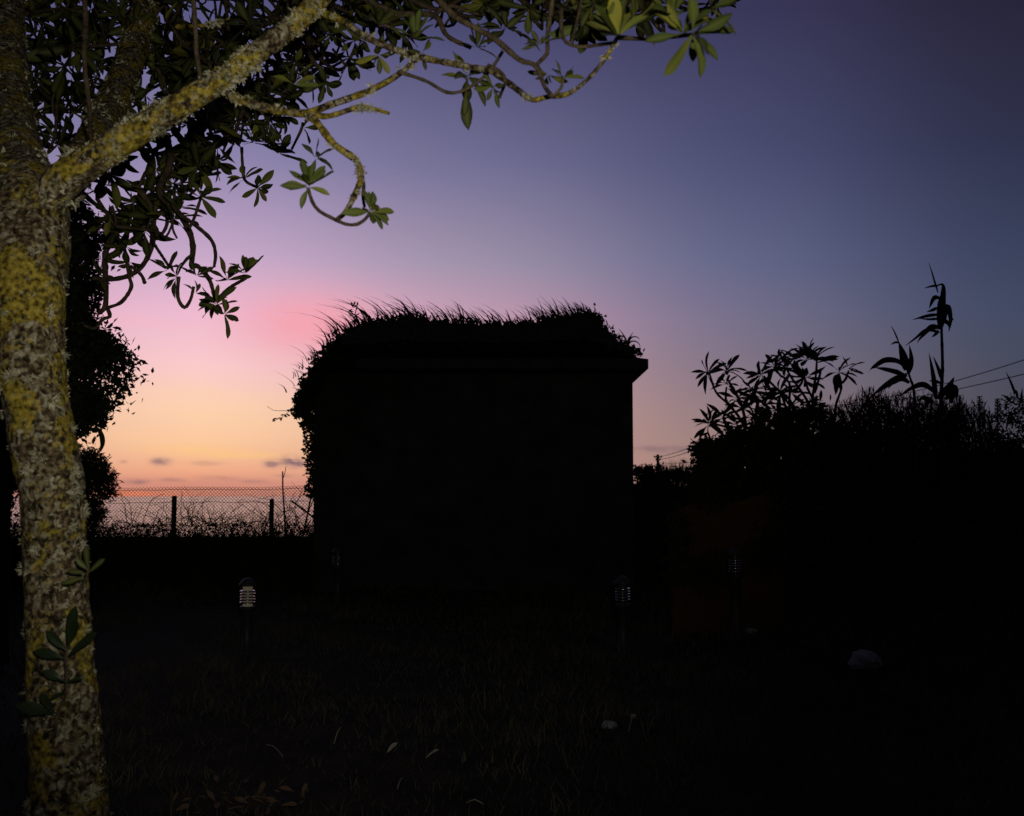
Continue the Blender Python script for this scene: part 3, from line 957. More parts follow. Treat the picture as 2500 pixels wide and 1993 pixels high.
gx = np.linspace(P(737, 985, MY).x, P(1566, 880, MY).x, 70); gy = np.linspace(HY - ovh + .03, yb + ovh - .03, 30)
V = []
for yy in gy:
    v_ = (yy - (HY + yb) / 2) / ((yb - HY) / 2 + ovh)
    k = max(0.0, 1 - abs(v_ + 0.19) ** 1.6)
    for xx in gx:
        zz = outz(xx)
        low = min(zz - .02, et + .02) if xx > -2.9 else zz - .3
        bump = 0.05 * mnoise.noise(Vector((xx * 3, yy * 3, 0)))
        tp_ = 1 - .055 * max(0.0, MY - yy)
        xq = min(xr + ovh - .04, (xl + xr) / 2 + (xx - (xl + xr) / 2) * tp_)
        V.append((xq, yy, low + (zz - low) * k + bump * k))
nxx = len(gx)
fs = [(j * nxx + i, j * nxx + i + 1, (j + 1) * nxx + i + 1, (j + 1) * nxx + i) for j in range(len(gy) - 1) for i in range(nxx - 1)]
V = np.array(V)
mound = build('overgrowth', V, fs, M['weeds'], house)
# ivy leaves over the mound and down the left wall
i = nr.integers(0, len(V), 9000)
p = V[i] + nr.normal(size=(9000, 3)) * [.05, .08, .03]
wallp = []
WO = [(735, 985, 745), (742, 1000, 748), (752, 1010, 757), (756, 1040, 760), (760, 1080, 764), (764, 1140, 767), (766, 1200, 768)]
n = 5200
py = nr.uniform(935, 1215, n) ** 1.0
px = np.interp(py, [930, 985, 1005, 1040, 1080, 1140, 1220], [755, 737, 746, 754, 759, 764, 766])
yy = nr.uniform(HY - .05, HY + 3.0, n)
for a, b2, c in zip(px, py, yy):
    q = P(a, b2, HY + .6)
    wallp.append((q.x + abs(nr.normal()) * .09 - .02, c, q.z + nr.normal() * .03))
wallp = np.array(wallp)
fp = np.stack([nr.uniform(xl, xl + 2.2, 2200) , np.full(2200, HY - .05), nr.uniform(1.2, ez, 2200)], 1)
fp = fp[(fp[:, 0] - xl) < 2.2 * ((fp[:, 2] - 1.0) / 2.4) ** 1.5 * nr.uniform(.2, 1, len(fp))]
allp = np.concatenate([p, wallp, fp])
# leafy bumps that break the outline
BP = [(738, 985, .10), (752, 940, .09), (768, 905, .1), (757, 1018, .06), (790, 885, .08), (740, 960, .1), (728, 1000, .08), (1432, 772, .14), (1455, 780, .12), (1415, 778, .12),
      (1475, 806, .06), (1492, 822, .05), (900, 796, .12), (930, 790, .12), (985, 785, .1), (1080, 790, .08), (1200, 796, .07), (862, 810, .1), (1380, 783, .1)]
for (a, b2, s_) in BP:
    q = np.array(P(a, b2 + 6, MY - .2))
    allp = np.concatenate([allp, q + nr.normal(size=(300, 3)) * s_ * .5])
v, f = leafquads(allp, nr.uniform(.045, .085, len(allp)), narrow=.75)
build('ivy', v, f, M['foliage'], house, kind='stuff')


# roof grass, leaning with the wind to the left
def roofgrass(n, xa, xb, hmin, hmax, lean, wid=0.014):
    px = nr.uniform(xa, xb, n)
    B = []
    for x in px:
        yy = rnd.uniform(HY + .2, HY + 3.2)
        w = P(x, 800, MY).x
        B.append((w, yy, float(outz(w)) - .04 - .12 * abs(yy - MY)))
    B = np.array(B)
    h = nr.uniform(hmin, hmax, n)
    vec = np.stack([nr.normal(-.15, .22, n) * h, nr.normal(0, .15, n) * h, h], 1)
    bend = np.stack([-lean * h * nr.uniform(.3, 1.4, n), nr.normal(0, .1, n) * h, -h * nr.uniform(.05, .55, n)], 1)
    wd = np.stack([np.ones(n), nr.normal(0, .5, n), np.zeros(n)], 1)
    return ribbons(B, vec, bend, nr.uniform(.5, 1.2, n) * wid, 5, wd)


vs, fs = [], []
for args in ((70, 850, 1060, .35, .66, .8, .034), (420, 850, 1440, .12, .40, .5, .026), (90, 790, 860, .15, .4, .65, .026), (80, 1000, 1240, .3, .55, .85, .03),
             (80, 1300, 1430, .25, .55, .3, .026), (26, 745, 800, .12, .3, .8, .02), (60, 1430, 1530, .06, .16, .1, .02)):
    v, f = roofgrass(*args)
    k = sum(len(q) for q in vs)
    vs.append(v); fs += [tuple(j + k for j in q) for q in f]
build('roof_grass', np.concatenate(vs), fs, M['weeds'], house, kind='stuff')


def ribbon_plant(name, base, leaves, material, label, cat, d, wid, group=None, stem=None, stemr=0.01, parent=None, partname='leaf', segs=9):
    """strap-leaved plant; leaves are pixel polylines at depth d"""
    root = empty(name, base) if parent is None else parent
    if parent is None: tag(root, label, cat, group)
    for lf in leaves:
        w_ = wid
        if isinstance(lf, dict): w_ = lf['w'] * 1.35; lf = lf['p']
        dd = d + rnd.uniform(-.12, .12)
        q = spline([P(a, b2, dd + .05 * i * rnd.uniform(-1, 1)) for i, (a, b2) in enumerate(lf)], 0.02)
        n = len(q); vs, fs = [], []
        for i, p_ in enumerate(q):
            u = i / (n - 1)
            tg = np.array(q[min(i + 1, n - 1)]) - np.array(q[max(i - 1, 0)])
            sd = np.cross(tg, np.array([0, 1.0, 0])); sd /= np.linalg.norm(sd) + 1e-9
            ww = w_ * .5 * (min(1, .45 + 2.2 * u)) * (1 - u ** 2.2) + .0015
            fold = np.array([0, .35 * ww, 0])
            vs += [p_ + sd * ww - fold, p_, p_ - sd * ww - fold]
        for i in range(n - 1):
            fs += [(3 * i, 3 * i + 1, 3 * i + 4, 3 * i + 3), (3 * i + 1, 3 * i + 2, 3 * i + 5, 3 * i + 4)]
        build(partname, vs, fs, material, root)
    if stem:
        q = spline([P(a, b2, d) for a, b2 in stem], 0.03)
        n = len(q)
        mb = MB(); mb.tube([Vector(p_) for p_ in q], [stemr * (1 - .6 * i / n) * (1.18 if i % 9 == 0 else 1) for i in range(n)], 8)
        mb.build('stem', material, root)
    return root


b0 = (1533, 846)
ribbon_plant('strap_leaf_plant', P(1533, 856, HY + .6), [
    [b0, (1528, 829), (1520, 815), (1510, 803)], [b0, (1526, 826), (1516, 820), (1506, 821)], [b0, (1524, 832), (1514, 834)],
    [b0, (1534, 829), (1541, 819), (1546, 811)], [b0, (1538, 829), (1548, 822), (1556, 824), (1563, 830)],
    [b0, (1540, 835), (1552, 834), (1561, 841), (1563, 851)], [b0, (1537, 826), (1545, 822)]], M['bigleaf'],
    'spiky strap-leaved plant sprouting from the bare roof corner above the eave', 'plant', HY + .6, .024)

# leafy sapling standing out of the roof grass
sp_root = empty('roof_sapling', P(872, 812, MY)); tag(sp_root, 'little leafy sapling rising out of the grass on the roof', 'sapling')
mb = MB(); mb.tube([P(a, b2, MY) for a, b2 in ((872, 812), (870, 795), (866, 775), (868, 762), (872, 748))], .008, 6); mb.build('stem', M['wood_dark'], sp_root)
st = []
for (x, y, a) in ((866, 775, 150), (868, 770, 20), (865, 762, 170), (862, 752, 110), (868, 760, 60), (862, 752, 30), (862, 755, 200), (862, 750, 70), (872, 748, 80), (868, 785, 200), (870, 790, 10)):
    st.append(leafmat(P(x, y, MY), pxdir(a, .3), Vector((0, -1, .4)), rnd.uniform(.07, .11)))
for m4 in st:
    o = bpy.data.objects.new('leaf', LD[rnd.randrange(4)]); o.parent = sp_root
    m4.translation = m4.translation - sp_root.location; o.matrix_local = m4; COL.objects.link(o)

# trailing vine hanging off the left corner, with loose tendrils
vine = empty('trailing_vine', P(748, 990, HY + .6)); tag(vine, 'thin leafy vine trailing off the house corner into the sunset', 'vine')
for pts in ([(748, 975), (725, 985), (705, 1005), (690, 1018), (675, 1023), (664, 1026)], [(742, 1004), (715, 1004), (690, 1003), (668, 1002), (652, 992)],
            [(746, 935), (740, 918), (732, 908), (722, 905)], [(738, 955), (725, 950), (714, 946)], [(745, 1000), (730, 992), (718, 996)], [(738, 948), (734, 938), (732, 930)]):
    q = spline([P(a, b2, HY + .5) for a, b2 in pts], .04)
    mb = MB(); mb.tube([Vector(p_) for p_ in q], [.007 * (1 - .6 * i / len(q)) for i in range(len(q))], 5); mb.build('stem', M['wood_dark'], vine)
pp = []
for (a, b2), (c, d2) in zip([(748, 975), (725, 985), (705, 1005), (690, 1018)], [(725, 985), (705, 1005), (690, 1018), (668, 1025)]):
    for k in range(8):
        u = rnd.random(); pp.append(P(a + (c - a) * u + rnd.gauss(0, 2), b2 + (d2 - b2) * u + rnd.gauss(0, 2.5), HY + .5 + rnd.gauss(0, .05)))
for q in pp:
    o = bpy.data.objects.new('leaf', LD[2]); o.parent = vine
    m4 = leafmat(q - vine.location, Vector((rnd.gauss(0, 1), rnd.gauss(0, .6), -.5)), Vector((0, -1, .2)), rnd.uniform(.05, .09)); o.matrix_local = m4; COL.objects.link(o)


# ------------------------------------------------------------------ chain-link fence
FY = 20.0
fb = P(430, 1300, FY)
fence = empty('chain_link_fence', (fb.x, FY, HZ(fb.x, FY)))
tag(fence, 'sagging chain-link fence on low posts between trees and house', 'fence')
x0, x1 = P(-160, 1200, FY).x, P(800, 1200, FY).x
CW = 0.0625            # diamond width
vs, fs = [], []
zt = lambda x: np.interp(x, [P(a, 1, FY).x for a in (-160, 10, 40, 330, 500, 660, 760, 800)],
                         [P(1, b2, FY).z for b2 in (1187, 1187, 1187, 1194, 1191, 1192, 1188, 1188)])
ncol = int((x1 - x0) / (CW / 2))
r = 0.0036
mesh = MB()
for c in range(ncol):
    xc = x0 + c * CW / 2
    top = float(zt(xc)) + .02
    steps = int((top - .25) / (CW / 2))
    pts = []
    for i in range(steps + 1):
        side = 1 if (i + c) % 2 else -1
        pts.append(Vector((xc + side * CW * .26, FY + side * .004 + .004 * math.sin(xc * 4 + i), top - i * CW / 2)))
    # the zigzag wire as a thin square tube
    for a, b2 in zip(pts[:-1], pts[1:]):
        dx, dz = (b2 - a).x, (b2 - a).z
        ll = math.hypot(dx, dz); nx_, nz_ = -dz / ll * r, dx / ll * r
        k = len(mesh.v)
        for q in (a, b2):
            mesh.v += [(q.x + nx_, q.y, q.z + nz_), (q.x, q.y + r, q.z), (q.x - nx_, q.y, q.z - nz_), (q.x, q.y - r, q.z)]
        mesh.f += [(k + j, k + (j + 1) % 4, k + 4 + (j + 1) % 4, k + 4 + j) for j in range(4)]
mesh.build('chain_link_mesh', M['steel'], fence, smooth=False, kind='stuff')
for dz in (0.03, 0.26, .7):
    mb = MB(); xsw = np.linspace(x0, x1, 60)
    mb.tube([Vector((x, FY + .012, float(zt(x)) - dz + .006 * math.sin(x * 9))) for x in xsw], .0045, 5); mb.build('line_wire', M['steel'], fence)
for (px_, tp) in ((426, 1210), (664, 1217), (180, 1213), (-60, 1213)):
    q = P(px_, tp, FY + .06); g = HZ(q.x, FY)
    mb = MB()
    w_ = .036 if px_ < 600 else .034
    mb.box(q.x - w_, q.x + w_, FY + .02, FY + .02 + 2 * w_, g - .3, q.z - .02)
    k = len(mb.v)
    mb.add([(q.x - w_, FY + .02, q.z - .02), (q.x + w_, FY + .02, q.z - .02), (q.x + w_, FY + .02 + 2 * w_, q.z - .02), (q.x - w_, FY + .02 + 2 * w_, q.z - .02), (q.x, FY + .02 + w_, q.z)],
           [(0, 1, 4), (1, 2, 4), (2, 3, 4), (3, 0, 4)])
    mb.build('post', M['concrete'], fence, smooth=False)


def stick(name, pix, d, r0, r1, label, cat, mats='wood_dark', group=None):
    q = spline([P(a, b2, d) for a, b2 in pix], .06)
    base = min(q, key=lambda p_: p_[2])
    root_z = base
    mb = MB(); mb.tube([Vector(p_) for p_ in q], [r0 + (r1 - r0) * i / len(q) for i in range(len(q))], 7, jag=.15)
    o = mb.build(name, M[mats], None, base=Vector(base))
    return tag(o, label, cat, group)


stick('cane_pole', [(697, 1330), (695, 1262), (691, 1200), (690, 1151)], 19.2, .019, .012, 'tall upright bare cane with a split tip by the fence', 'cane')
stick('split_cane', [(692, 1166), (696, 1152), (698, 1139)], 19.2, .008, .004, 'thin bent splinter rising from the tip of the tall cane', 'twig')
stick('leaning_cane', [(742, 1300), (750, 1260), (760, 1210), (766, 1182), (770, 1160)], 18.6, .017, .012, 'cane leaning steeply against the house corner', 'cane')
stick('fallen_cane', [(711, 1223), (740, 1244), (770, 1268)], 18.8, .017, .017, 'cane fallen aslant beside the house corner', 'cane')
stick('thin_cane', [(745, 1275), (757, 1240), (770, 1212)], 18.7, .01, .007, 'thinner cane crossing the leaning one at the house corner', 'cane')


# dry brambles tangled along the fence: each clump a thing
def bramble(cx, w, n, hmax, label):
    root = empty('dry_bramble', P(cx, 1300, 19.5)); root.location.z = HZ(root.location.x, 19.5)
    tag(root, label, 'bramble', None)
    mb = MB()
    for _ in range(n):
        x = cx + rnd.gauss(0, w * .45); y = 1285
        ang = rnd.uniform(30, 150)
        pts = [(x, y)]
        ln = rnd.uniform(.35, 1.0) * hmax
        seg = ln / 5
        for k in range(5):
            ang += rnd.uniform(-26, 26) + (6 if ang < 90 else -6) * -1
            x += seg * math.cos(math.radians(ang)); y -= seg * math.sin(math.radians(ang)); pts.append((x, y))
        d = 19.5 + rnd.uniform(-.35, .3)
        q = spline([P(a, b2, d) for a, b2 in pts], .05)
        mb.tube([Vector(p_) for p_ in q], [.0055 * (1 - .6 * i / len(q)) + .0012 for i in range(len(q))], 4, cap=False)
        for _k in range(rnd.randint(1, 4)):
            i = rnd.randrange(len(q) // 3, len(q)); a = math.radians(rnd.uniform(0, 180))
            e = Vector(q[i]) + Vector((math.cos(a), rnd.uniform(-.3, .3), math.sin(a))) * rnd.uniform(.08, .28)
            mid = (Vector(q[i]) + e) / 2 + Vector((0, 0, rnd.uniform(-.02, .04)))
            mb.tube([Vector(q[i]), mid, e], [.003, .0025, .0015], 4, cap=False)
    mb.build('canes', M['wood_dark'], root, kind='stuff')


bramble(372, 90, 26, 105, 'tangle of dry bramble canes around the left fence post')
bramble(480, 90, 40, 78, 'low dense bramble tangle between the two fence posts')
bramble(675, 60, 26, 115, 'tangle of dry bramble canes beside the right fence post')
bramble(580, 60, 12, 60, 'thin low bramble tangle just left of the right fence post')


# ------------------------------------------------------------------ weeds and grass
def grassfield(name, n, xr_, yr_, hfun, mat_, wid, lean=.35, label=None, cat=None, segs=3):
    x = nr.uniform(*xr_, n); y = nr.uniform(*yr_, n)
    z = hgt(x, y) - .02
    h = hfun(x, y) * nr.uniform(.45, 1.15, n)
    B = np.stack([x, y, z], 1)
    vec = np.stack([nr.normal(0, .3, n) * h, nr.normal(0, .3, n) * h, h], 1)
    bend = np.stack([nr.normal(0, lean, n) * h, nr.normal(0, lean, n) * h, -h * nr.uniform(0, .5, n)], 1)
    v, f = ribbons(B, vec, bend, nr.uniform(.5, 1.3, n) * wid, segs)
    o = build(name, v, f, M[mat_], None, kind='stuff')
    if label: tag(o, label, cat)
    return o


grassfield('weed_belt', 22000, (-9, 3.6), (17.2, 19.4), lambda x, y: 1.0 + .08 * np.sin(x * 2.1) * np.sin(x * .7 + 1) + .03 * np.sin(x * 7), 'weeds', .022,
           label='waist-high belt of dark weeds along the foot of the fence', cat='weeds', segs=4)
x = nr.uniform(-9, 3.5, 26000); y = nr.uniform(17.3, 19.0, 26000)
p = np.stack([x, y, hgt(x, y) + nr.uniform(0, .86, 26000) + .05 * np.sin(x * 5)], 1)
v, f = leafquads(p, nr.uniform(.035, .075, len(p)), narrow=.5)
tag(build('weed_leaves', v, f, M['weeds'], None, kind='stuff'), 'dense low weed leaves filling the belt below the fence', 'weeds')
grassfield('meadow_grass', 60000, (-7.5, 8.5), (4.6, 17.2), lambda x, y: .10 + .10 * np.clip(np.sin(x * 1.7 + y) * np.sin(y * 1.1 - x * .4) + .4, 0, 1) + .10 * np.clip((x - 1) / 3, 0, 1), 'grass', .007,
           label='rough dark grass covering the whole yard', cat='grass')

# ------------------------------------------------------------------ louvred bollard lamps
def bollard(px_, ptop, Y, label, lit=False, tilt=0.0):  # lit: lens with the faint emission that stands in for flash glints
    q = P(px_, ptop, Y); g = HZ(q.x, Y)
    root = empty('bollard_lamp', (q.x, Y, g)); tag(root, label, 'lamp', 'louvred bollard lamps in the yard')
    zt_ = q.z - g     # top louvre height above the ground
    R = .077
    c = (q.x, Y, g)
    mb = MB(); mb.lathe(c, [(R * .8, -.02), (R * .8, .012), (R * .62, .02), (R * .62, zt_ - .19), (R * .95, zt_ - .175), (R * .95, zt_ - .15), (0.001, zt_ - .15)], 28); mb.build('post', M['blackpaint'], root)
    mb = MB(); mb.lathe(c, [(R * .62, zt_ - .15), (R * .62, zt_ + .05)], 28); mb.build('lens', M['lens_glint'] if lit else M['lens'], root)  # lit picks the lens whose painted glow replaces reflected flash
    for i in range(5):
        z = zt_ - i * .0275
        prof = []
        for k in range(9):
            a = math.radians(-90 + 180 * k / 8)
            prof.append((R * .93 + .007 * math.cos(a), z - .004 + .0075 * math.sin(a)))
        prof = [(R * .66, z + .008)] + prof[::-1][0:] + [(R * .66, z + .004)]
        mb = MB(); mb.lathe(c, prof, 36); mb.build('louvre', M['louvre'], root)
    mb = MB(); mb.lathe(c, [(R * .7, zt_ + .045), (R * 1.16, zt_ + .05), (R * 1.2, zt_ + .058), (R * 1.1, zt_ + .075), (R * .6, zt_ + .115), (R * .2, zt_ + .128), (0.001, zt_ + .13)], 28)
    mb.build('cap', M['blackpaint'], root)
    root.rotation_euler = (0, 0, 0)
    return root


bollard(605, 1443, 11.0, 'louvred bollard lamp glinting brightest, alone in the grass left of the house', lit=True)
bollard(825, 1359, 16.0, 'small dark louvred bollard lamp at the foot of the house, left corner')
bollard(1520, 1437, 11.2, 'dark louvred bollard lamp in the grass before the right corner of the house')
bollard(1795, 1367, 11.4, 'louvred bollard lamp in front of the brown wall under the bushes')

# ------------------------------------------------------------------ brown low wall under the bushes (faint in the flash)
wY = 12.2
prof = [(1640, 1290), (1660, 1245), (1700, 1228), (1760, 1232), (1815, 1222), (1860, 1208), (1905, 1225), (1912, 1290)]
mb = MB()
top = [P(a, b2, wY) for a, b2 in prof]
n = len(top)
vs = [(q.x, wY, q.z) for q in top] + [(q.x, wY + .35, q.z - .02) for q in top] + [(q.x, wY, HZ(q.x, wY) - .2) for q in top] + [(q.x, wY + .35, HZ(q.x, wY) - .2) for q in top]
fs = []
for i in range(n - 1):
    fs += [(i, i + 1, n + i + 1, n + i), (2 * n + i, 2 * n + i + 1, i + 1, i), (n + i, n + i + 1, 3 * n + i + 1, 3 * n + i)]
fs += [(0, n, 3 * n, 2 * n), (n - 1, 3 * n - 1, 4 * n - 1, 2 * n - 1)]
bw = build('garden_wall', vs, fs, M['ochre'], None, smooth=False, base=(top[2].x, wY, HZ(top[2].x, wY)))
tag(bw, 'low brown earthen wall stump faintly showing beneath the bushes', 'wall')


# ------------------------------------------------------------------ bushes and background trees
def bush(name, label, cat, blobs, leaf, n, mat_='foliage', trunk=None, group=None, clumps=60, narrow=.45, cs=.28):
    """blobs: (px, py, Y, rx px, rz px, ry m)"""
    c0 = P(blobs[0][0], 1300, blobs[0][2])
    root = empty(name, (c0.x, c0.y, HZ(c0.x, c0.y))); tag(root, label, cat, group)
    tot = sum(b_[3] * b_[4] for b_ in blobs)
    pts = []
    for (a, b2, d, rx, rz, ry) in blobs:
        k = int(n * rx * rz / tot)
        pts.append(blobpoints(P(a, b2, d), (rx * d / F, ry, rz * d / F), k, clumps, cs))
    pts = np.concatenate(pts)
    g = hgt(pts[:, 0], pts[:, 1]); pts = pts[pts[:, 2] > g + .02]
    v, f = leafquads(pts, nr.uniform(.6, 1.25, len(pts)) * leaf, narrow=narrow)
    build('crown', v, f, M[mat_], root, kind='stuff')
    mb = MB()
    for tr_ in (trunk or []):
        q = spline([(*P(a, b2, d), r * d / F) for (a, b2, r, d) in tr_], .1)
        mb.tube([Vector(p_[:3]) for p_ in q], [p_[3] for p_ in q], 9, jag=.1, nscale=6)
    if trunk: mb.build('trunk', M['wood_dark'], root)
    return root


# leafy tree behind the lichened trunk
bt = bush('dense_tree', 'dense small-leaved dark tree standing right behind the lichened trunk', 'tree',
     [(95, 620, 10, 130, 130, 1.0), (70, 800, 10, 140, 130, 1.0), (225, 905, 10, 98, 88, .8), (150, 800, 10, 80, 120, .8), (60, 1000, 10.2, 130, 110, .9), (150, 1010, 10, 90, 70, .7),
      (40, 1130, 10.2, 95, 75, .7), (190, 990, 10, 70, 60, .6), (205, 700, 9.8, 36, 70, .4), (180, 560, 9.6, 55, 90, .5), (215, 850, 10, 85, 60, .6), (-20, 1215, 10.2, 34, 90, .5)], .07, 30000,
     trunk=[[(-10, 1620, 30, 10), (0, 1250, 24, 10), (30, 1000, 22, 10), (90, 800, 14, 10), (120, 640, 8, 10)], [(30, 1000, 14, 10), (130, 940, 9, 10), (220, 900, 5, 10)]], clumps=90, cs=.30)
# sickle-shaped hanging leaf at its lower edge
q = spline([P(a, b2, 9.2) for a, b2 in ((222, 1045), (238, 1048), (247, 1062), (250, 1080), (247, 1095), (241, 1106))], .01)
vs, fs = [], []
for i, p_ in enumerate(q):
    u = i / (len(q) - 1); w_ = .019 * math.sin(math.pi * min(1, max(.04, u))) ** .8 * (1.15 - .3 * abs(u - .6)) + .001
    tg = np.array(q[min(i + 1, len(q) - 1)]) - np.array(q[max(0, i - 1)]); sd = np.cross(tg, [0, 1., 0]); sd /= np.linalg.norm(sd)
    vs += [p_ + sd * w_ + np.array([0, .004, 0]), p_ + np.array([0, -.004, 0]), p_ - sd * w_ + np.array([0, .004, 0])]
for i in range(len(q) - 1):
    fs += [(3 * i, 3 * i + 1, 3 * i + 4, 3 * i + 3), (3 * i + 1, 3 * i + 2, 3 * i + 5, 3 * i + 4)]
build('hanging_leaf', vs, fs, M['bigleaf'], bt)
# low conifer-like shrub
bush('ragged_shrub', 'ragged dark shrub below the dense tree at the left end of the fence', 'shrub',
     [(215, 1190, 16, 62, 68, .5), (185, 1150, 16, 55, 60, .5), (238, 1155, 16, 32, 36, .3), (262, 1180, 16, 28, 34, .3), (205, 1245, 16, 60, 45, .5), (235, 1125, 16, 24, 30, .3), (150, 1290, 16, 110, 60, .6), (215, 1120, 16, 22, 26, .3)],
     .075, 15000, clumps=40, narrow=.25, cs=.34, trunk=[[(195, 1480, 8, 16), (200, 1300, 7, 16), (215, 1190, 4, 16)]])

# right-hand bushes
bush('rounded_bush', 'rounded dark bush with a pointed left edge right of the house', 'bush',
     [(1790, 1150, 13.4, 95, 85, .7), (1735, 1115, 13.4, 48, 52, .5), (1745, 1180, 13.4, 60, 70, .5), (1830, 1085, 13.3, 62, 50, .5), (1800, 1260, 13.3, 130, 110, .7)], .085, 13000, clumps=70)
bush('leafy_thicket', 'dark leafy thicket at the base of the big-leaved shrub', 'bush',
     [(1900, 1060, 13.2, 75, 65, .6), (1975, 1050, 13.2, 70, 65, .6), (1940, 1160, 13.2, 130, 110, .7), (1900, 1280, 13.2, 140, 110, .7), (2050, 1130, 13.3, 95, 95, .6)], .09, 15000, clumps=80)
bush('wild_hedge', 'tall wild hedge under the reeds', 'hedge',
     [(2120, 1100, 13.5, 95, 80, .6), (2060, 1110, 13.5, 70, 70, .5), (2180, 1090, 13.5, 80, 75, .5), (2245, 1100, 13.4, 100, 85, .6), (2310, 1088, 13.4, 55, 80, .5), (2130, 1220, 13.2, 160, 120, .7), (2300, 1230, 13.2, 150, 120, .7)], .07, 34000, clumps=130, narrow=.2, cs=.32)
bush('corner_bush', 'dark domed bush with stiff spiky shoots right of the reeds', 'bush',
     [(2490, 1060, 12.6, 75, 75, .6), (2478, 1000, 12.6, 26, 40, .3), (2500, 1150, 12.6, 130, 110, .6), (2440, 1110, 12.8, 55, 65, .4), (2480, 1260, 12.6, 170, 120, .6), (2395, 1150, 13, 60, 70, .4)], .065, 12000, clumps=70, narrow=.3)
bush('low_scrub', 'low dark scrub on the bank below the hedge and bushes', 'scrub',
     [(1980, 1330, 12.6, 190, 60, .5), (2250, 1330, 12.4, 190, 70, .5), (2450, 1330, 12.2, 140, 70, .5), (1880, 1345, 12.0, 52, 62, .3), (1710, 1392, 11.95, 110, 46, .3), (1655, 1300, 12.0, 34, 60, .3), (1735, 1236, 12.1, 40, 14, .2), (1905, 1250, 12.0, 26, 40, .25)], .06, 11000, clumps=60)

# flower spikes between hedge and corner bush
for (x, top_, bot, w_, lb) in ((2392, 968, 1040, 10.5, 'thickest bristly flower spike, between the hedge and the spiky bush'), (2436, 974, 1030, 9.5, 'bristly flower spike close against the spiky domed bush'), (2343, 965, 1020, 5.5, 'slender bristly flower spike at the end of the wild hedge')):
    q0, q1 = P(x, bot + 130, 12.8), P(x, top_, 12.8)
    root = empty('flower_spike', q0); tag(root, lb, 'flower spike', 'bristly flower spikes')
    mb = MB(); mb.tube([q0, (q0 + q1) / 2, q1], [.012, .01, .006], 6); mb.build('stem', M['wood_dark'], root)
    n = 420
    u = nr.uniform(0, 1, n); zz = P(x, bot, 12.8).z * (1 - u) + q1.z * u
    rr = w_ * 12.8 / F * (1 - .35 * u ** 3)
    a = nr.uniform(0, 6.28, n); B = np.stack([q1.x + rr * .4 * np.cos(a), 12.8 + rr * .4 * np.sin(a), zz], 1)
    vec = np.stack([np.cos(a) * rr * .75, np.sin(a) * rr * .75, rr * .35], 1)
    v, f = ribbons(B, vec, vec * 0, np.full(n, .012), 2); build('bristles', v, f, M['foliage'], root, kind='stuff')

# feathery tall grass along the hedge top
n = 800
px = np.concatenate([nr.uniform(2010, 2350, n - 110), nr.uniform(2340, 2430, 110)])
topy = np.interp(px, [2000, 2040, 2080, 2105, 2150, 2200, 2265, 2340, 2430], [1008, 992, 976, 955, 957, 968, 963, 978, 1008]) + nr.uniform(-8, 60, n)
B, vec, bend = [], [], []
for a, b2 in zip(px, topy):
    d = 13.2 + rnd.uniform(-.3, .3); q = P(a, b2, d); h = rnd.uniform(.5, .9)
    lx = rnd.gauss(-.04, .24)
    B.append((q.x - lx, d, q.z - h)); vec.append((lx, 0, h)); bend.append((rnd.gauss(0, .04), 0, 0))
B, vec, bend = map(np.array, (B, vec, bend))
v1, f1 = ribbons(B, vec, bend, np.full(n, .012), 4)
# panicle bristles on the upper part of every stalk
m_ = 12
tt = nr.uniform(.6, 1.0, (n, m_))
pb = (B[:, None, :] + vec[:, None, :] * tt[..., None] + bend[:, None, :] * (tt ** 2)[..., None]).reshape(-1, 3)
pv = nr.normal(0, .028, (n * m_, 3)); pv[:, 2] = np.abs(pv[:, 2]) + .035
v2, f2 = ribbons(pb, pv, pv * 0, np.full(n * m_, .012), 2)
k = len(v1)
tg_ = build('feathery_grass', np.concatenate([v1, v2]), f1 + [tuple(j + k for j in q) for q in f2], M['weeds'], None, kind='stuff')
tag(tg_, 'feathery tall grass heads along the top of the wild hedge', 'grass')

# ------------------------------------------------------------------ big-leaved shrub (long leaves in rosettes on bare stems)
shr = empty('big_leaved_shrub', P(1900, 1300, 13.0)); shr.location.z = HZ(shr.location.x, 13.0)
tag(shr, 'large-leaved shrub with rosettes on bare stems rising from the thicket', 'shrub')
SD = 13.0
STEMS = [[(1732, 912), (1748, 958), (1781, 990), (1808, 1025), (1830, 1075)], [(1776, 925), (1800, 967), (1811, 990), (1822, 1040)], [(1774, 945), (1772, 975), (1790, 1000)],
         [(1864, 918), (1901, 953), (1927, 975), (1945, 1020)], [(1894, 902), (1906, 918), (1927, 935), (1927, 985), (1930, 1030)], [(1922, 905), (1934, 925), (1968, 974), (1985, 1010)],
         [(1966, 925), (1972, 950), (1983, 972), (1990, 1010)], [(1994, 880), (1992, 915), (1984, 972), (1988, 1020)], [(2005, 900), (1998, 930), (1988, 960)],
         [(2050, 918), (2054, 948), (2040, 992), (2036, 1040), (2030, 1090)], [(2072, 905), (2065, 925), (2056, 935)], [(1732, 1037), (1771, 1067), (1785, 1085), (1800, 1120)],
         [(1764, 1020), (1775, 1045), (1790, 1070)], [(1838, 960), (1850, 990), (1870, 1030)], [(1906, 958), (1915, 985), (1925, 1020)], [(1940, 885), (1955, 905), (1965, 925)]]
for s_ in STEMS:
    dd = SD + rnd.uniform(-.2, .2)
    q = spline([P(a, b2, dd) for a, b2 in s_], .05)
    mb = MB(); mb.tube([Vector(p_) for p_ in q], [.011 + .007 * i / len(q) + .0015 * (i % 3) for i in range(len(q))], 7); mb.build('stem', M['wood_dark'], shr)
BL = []
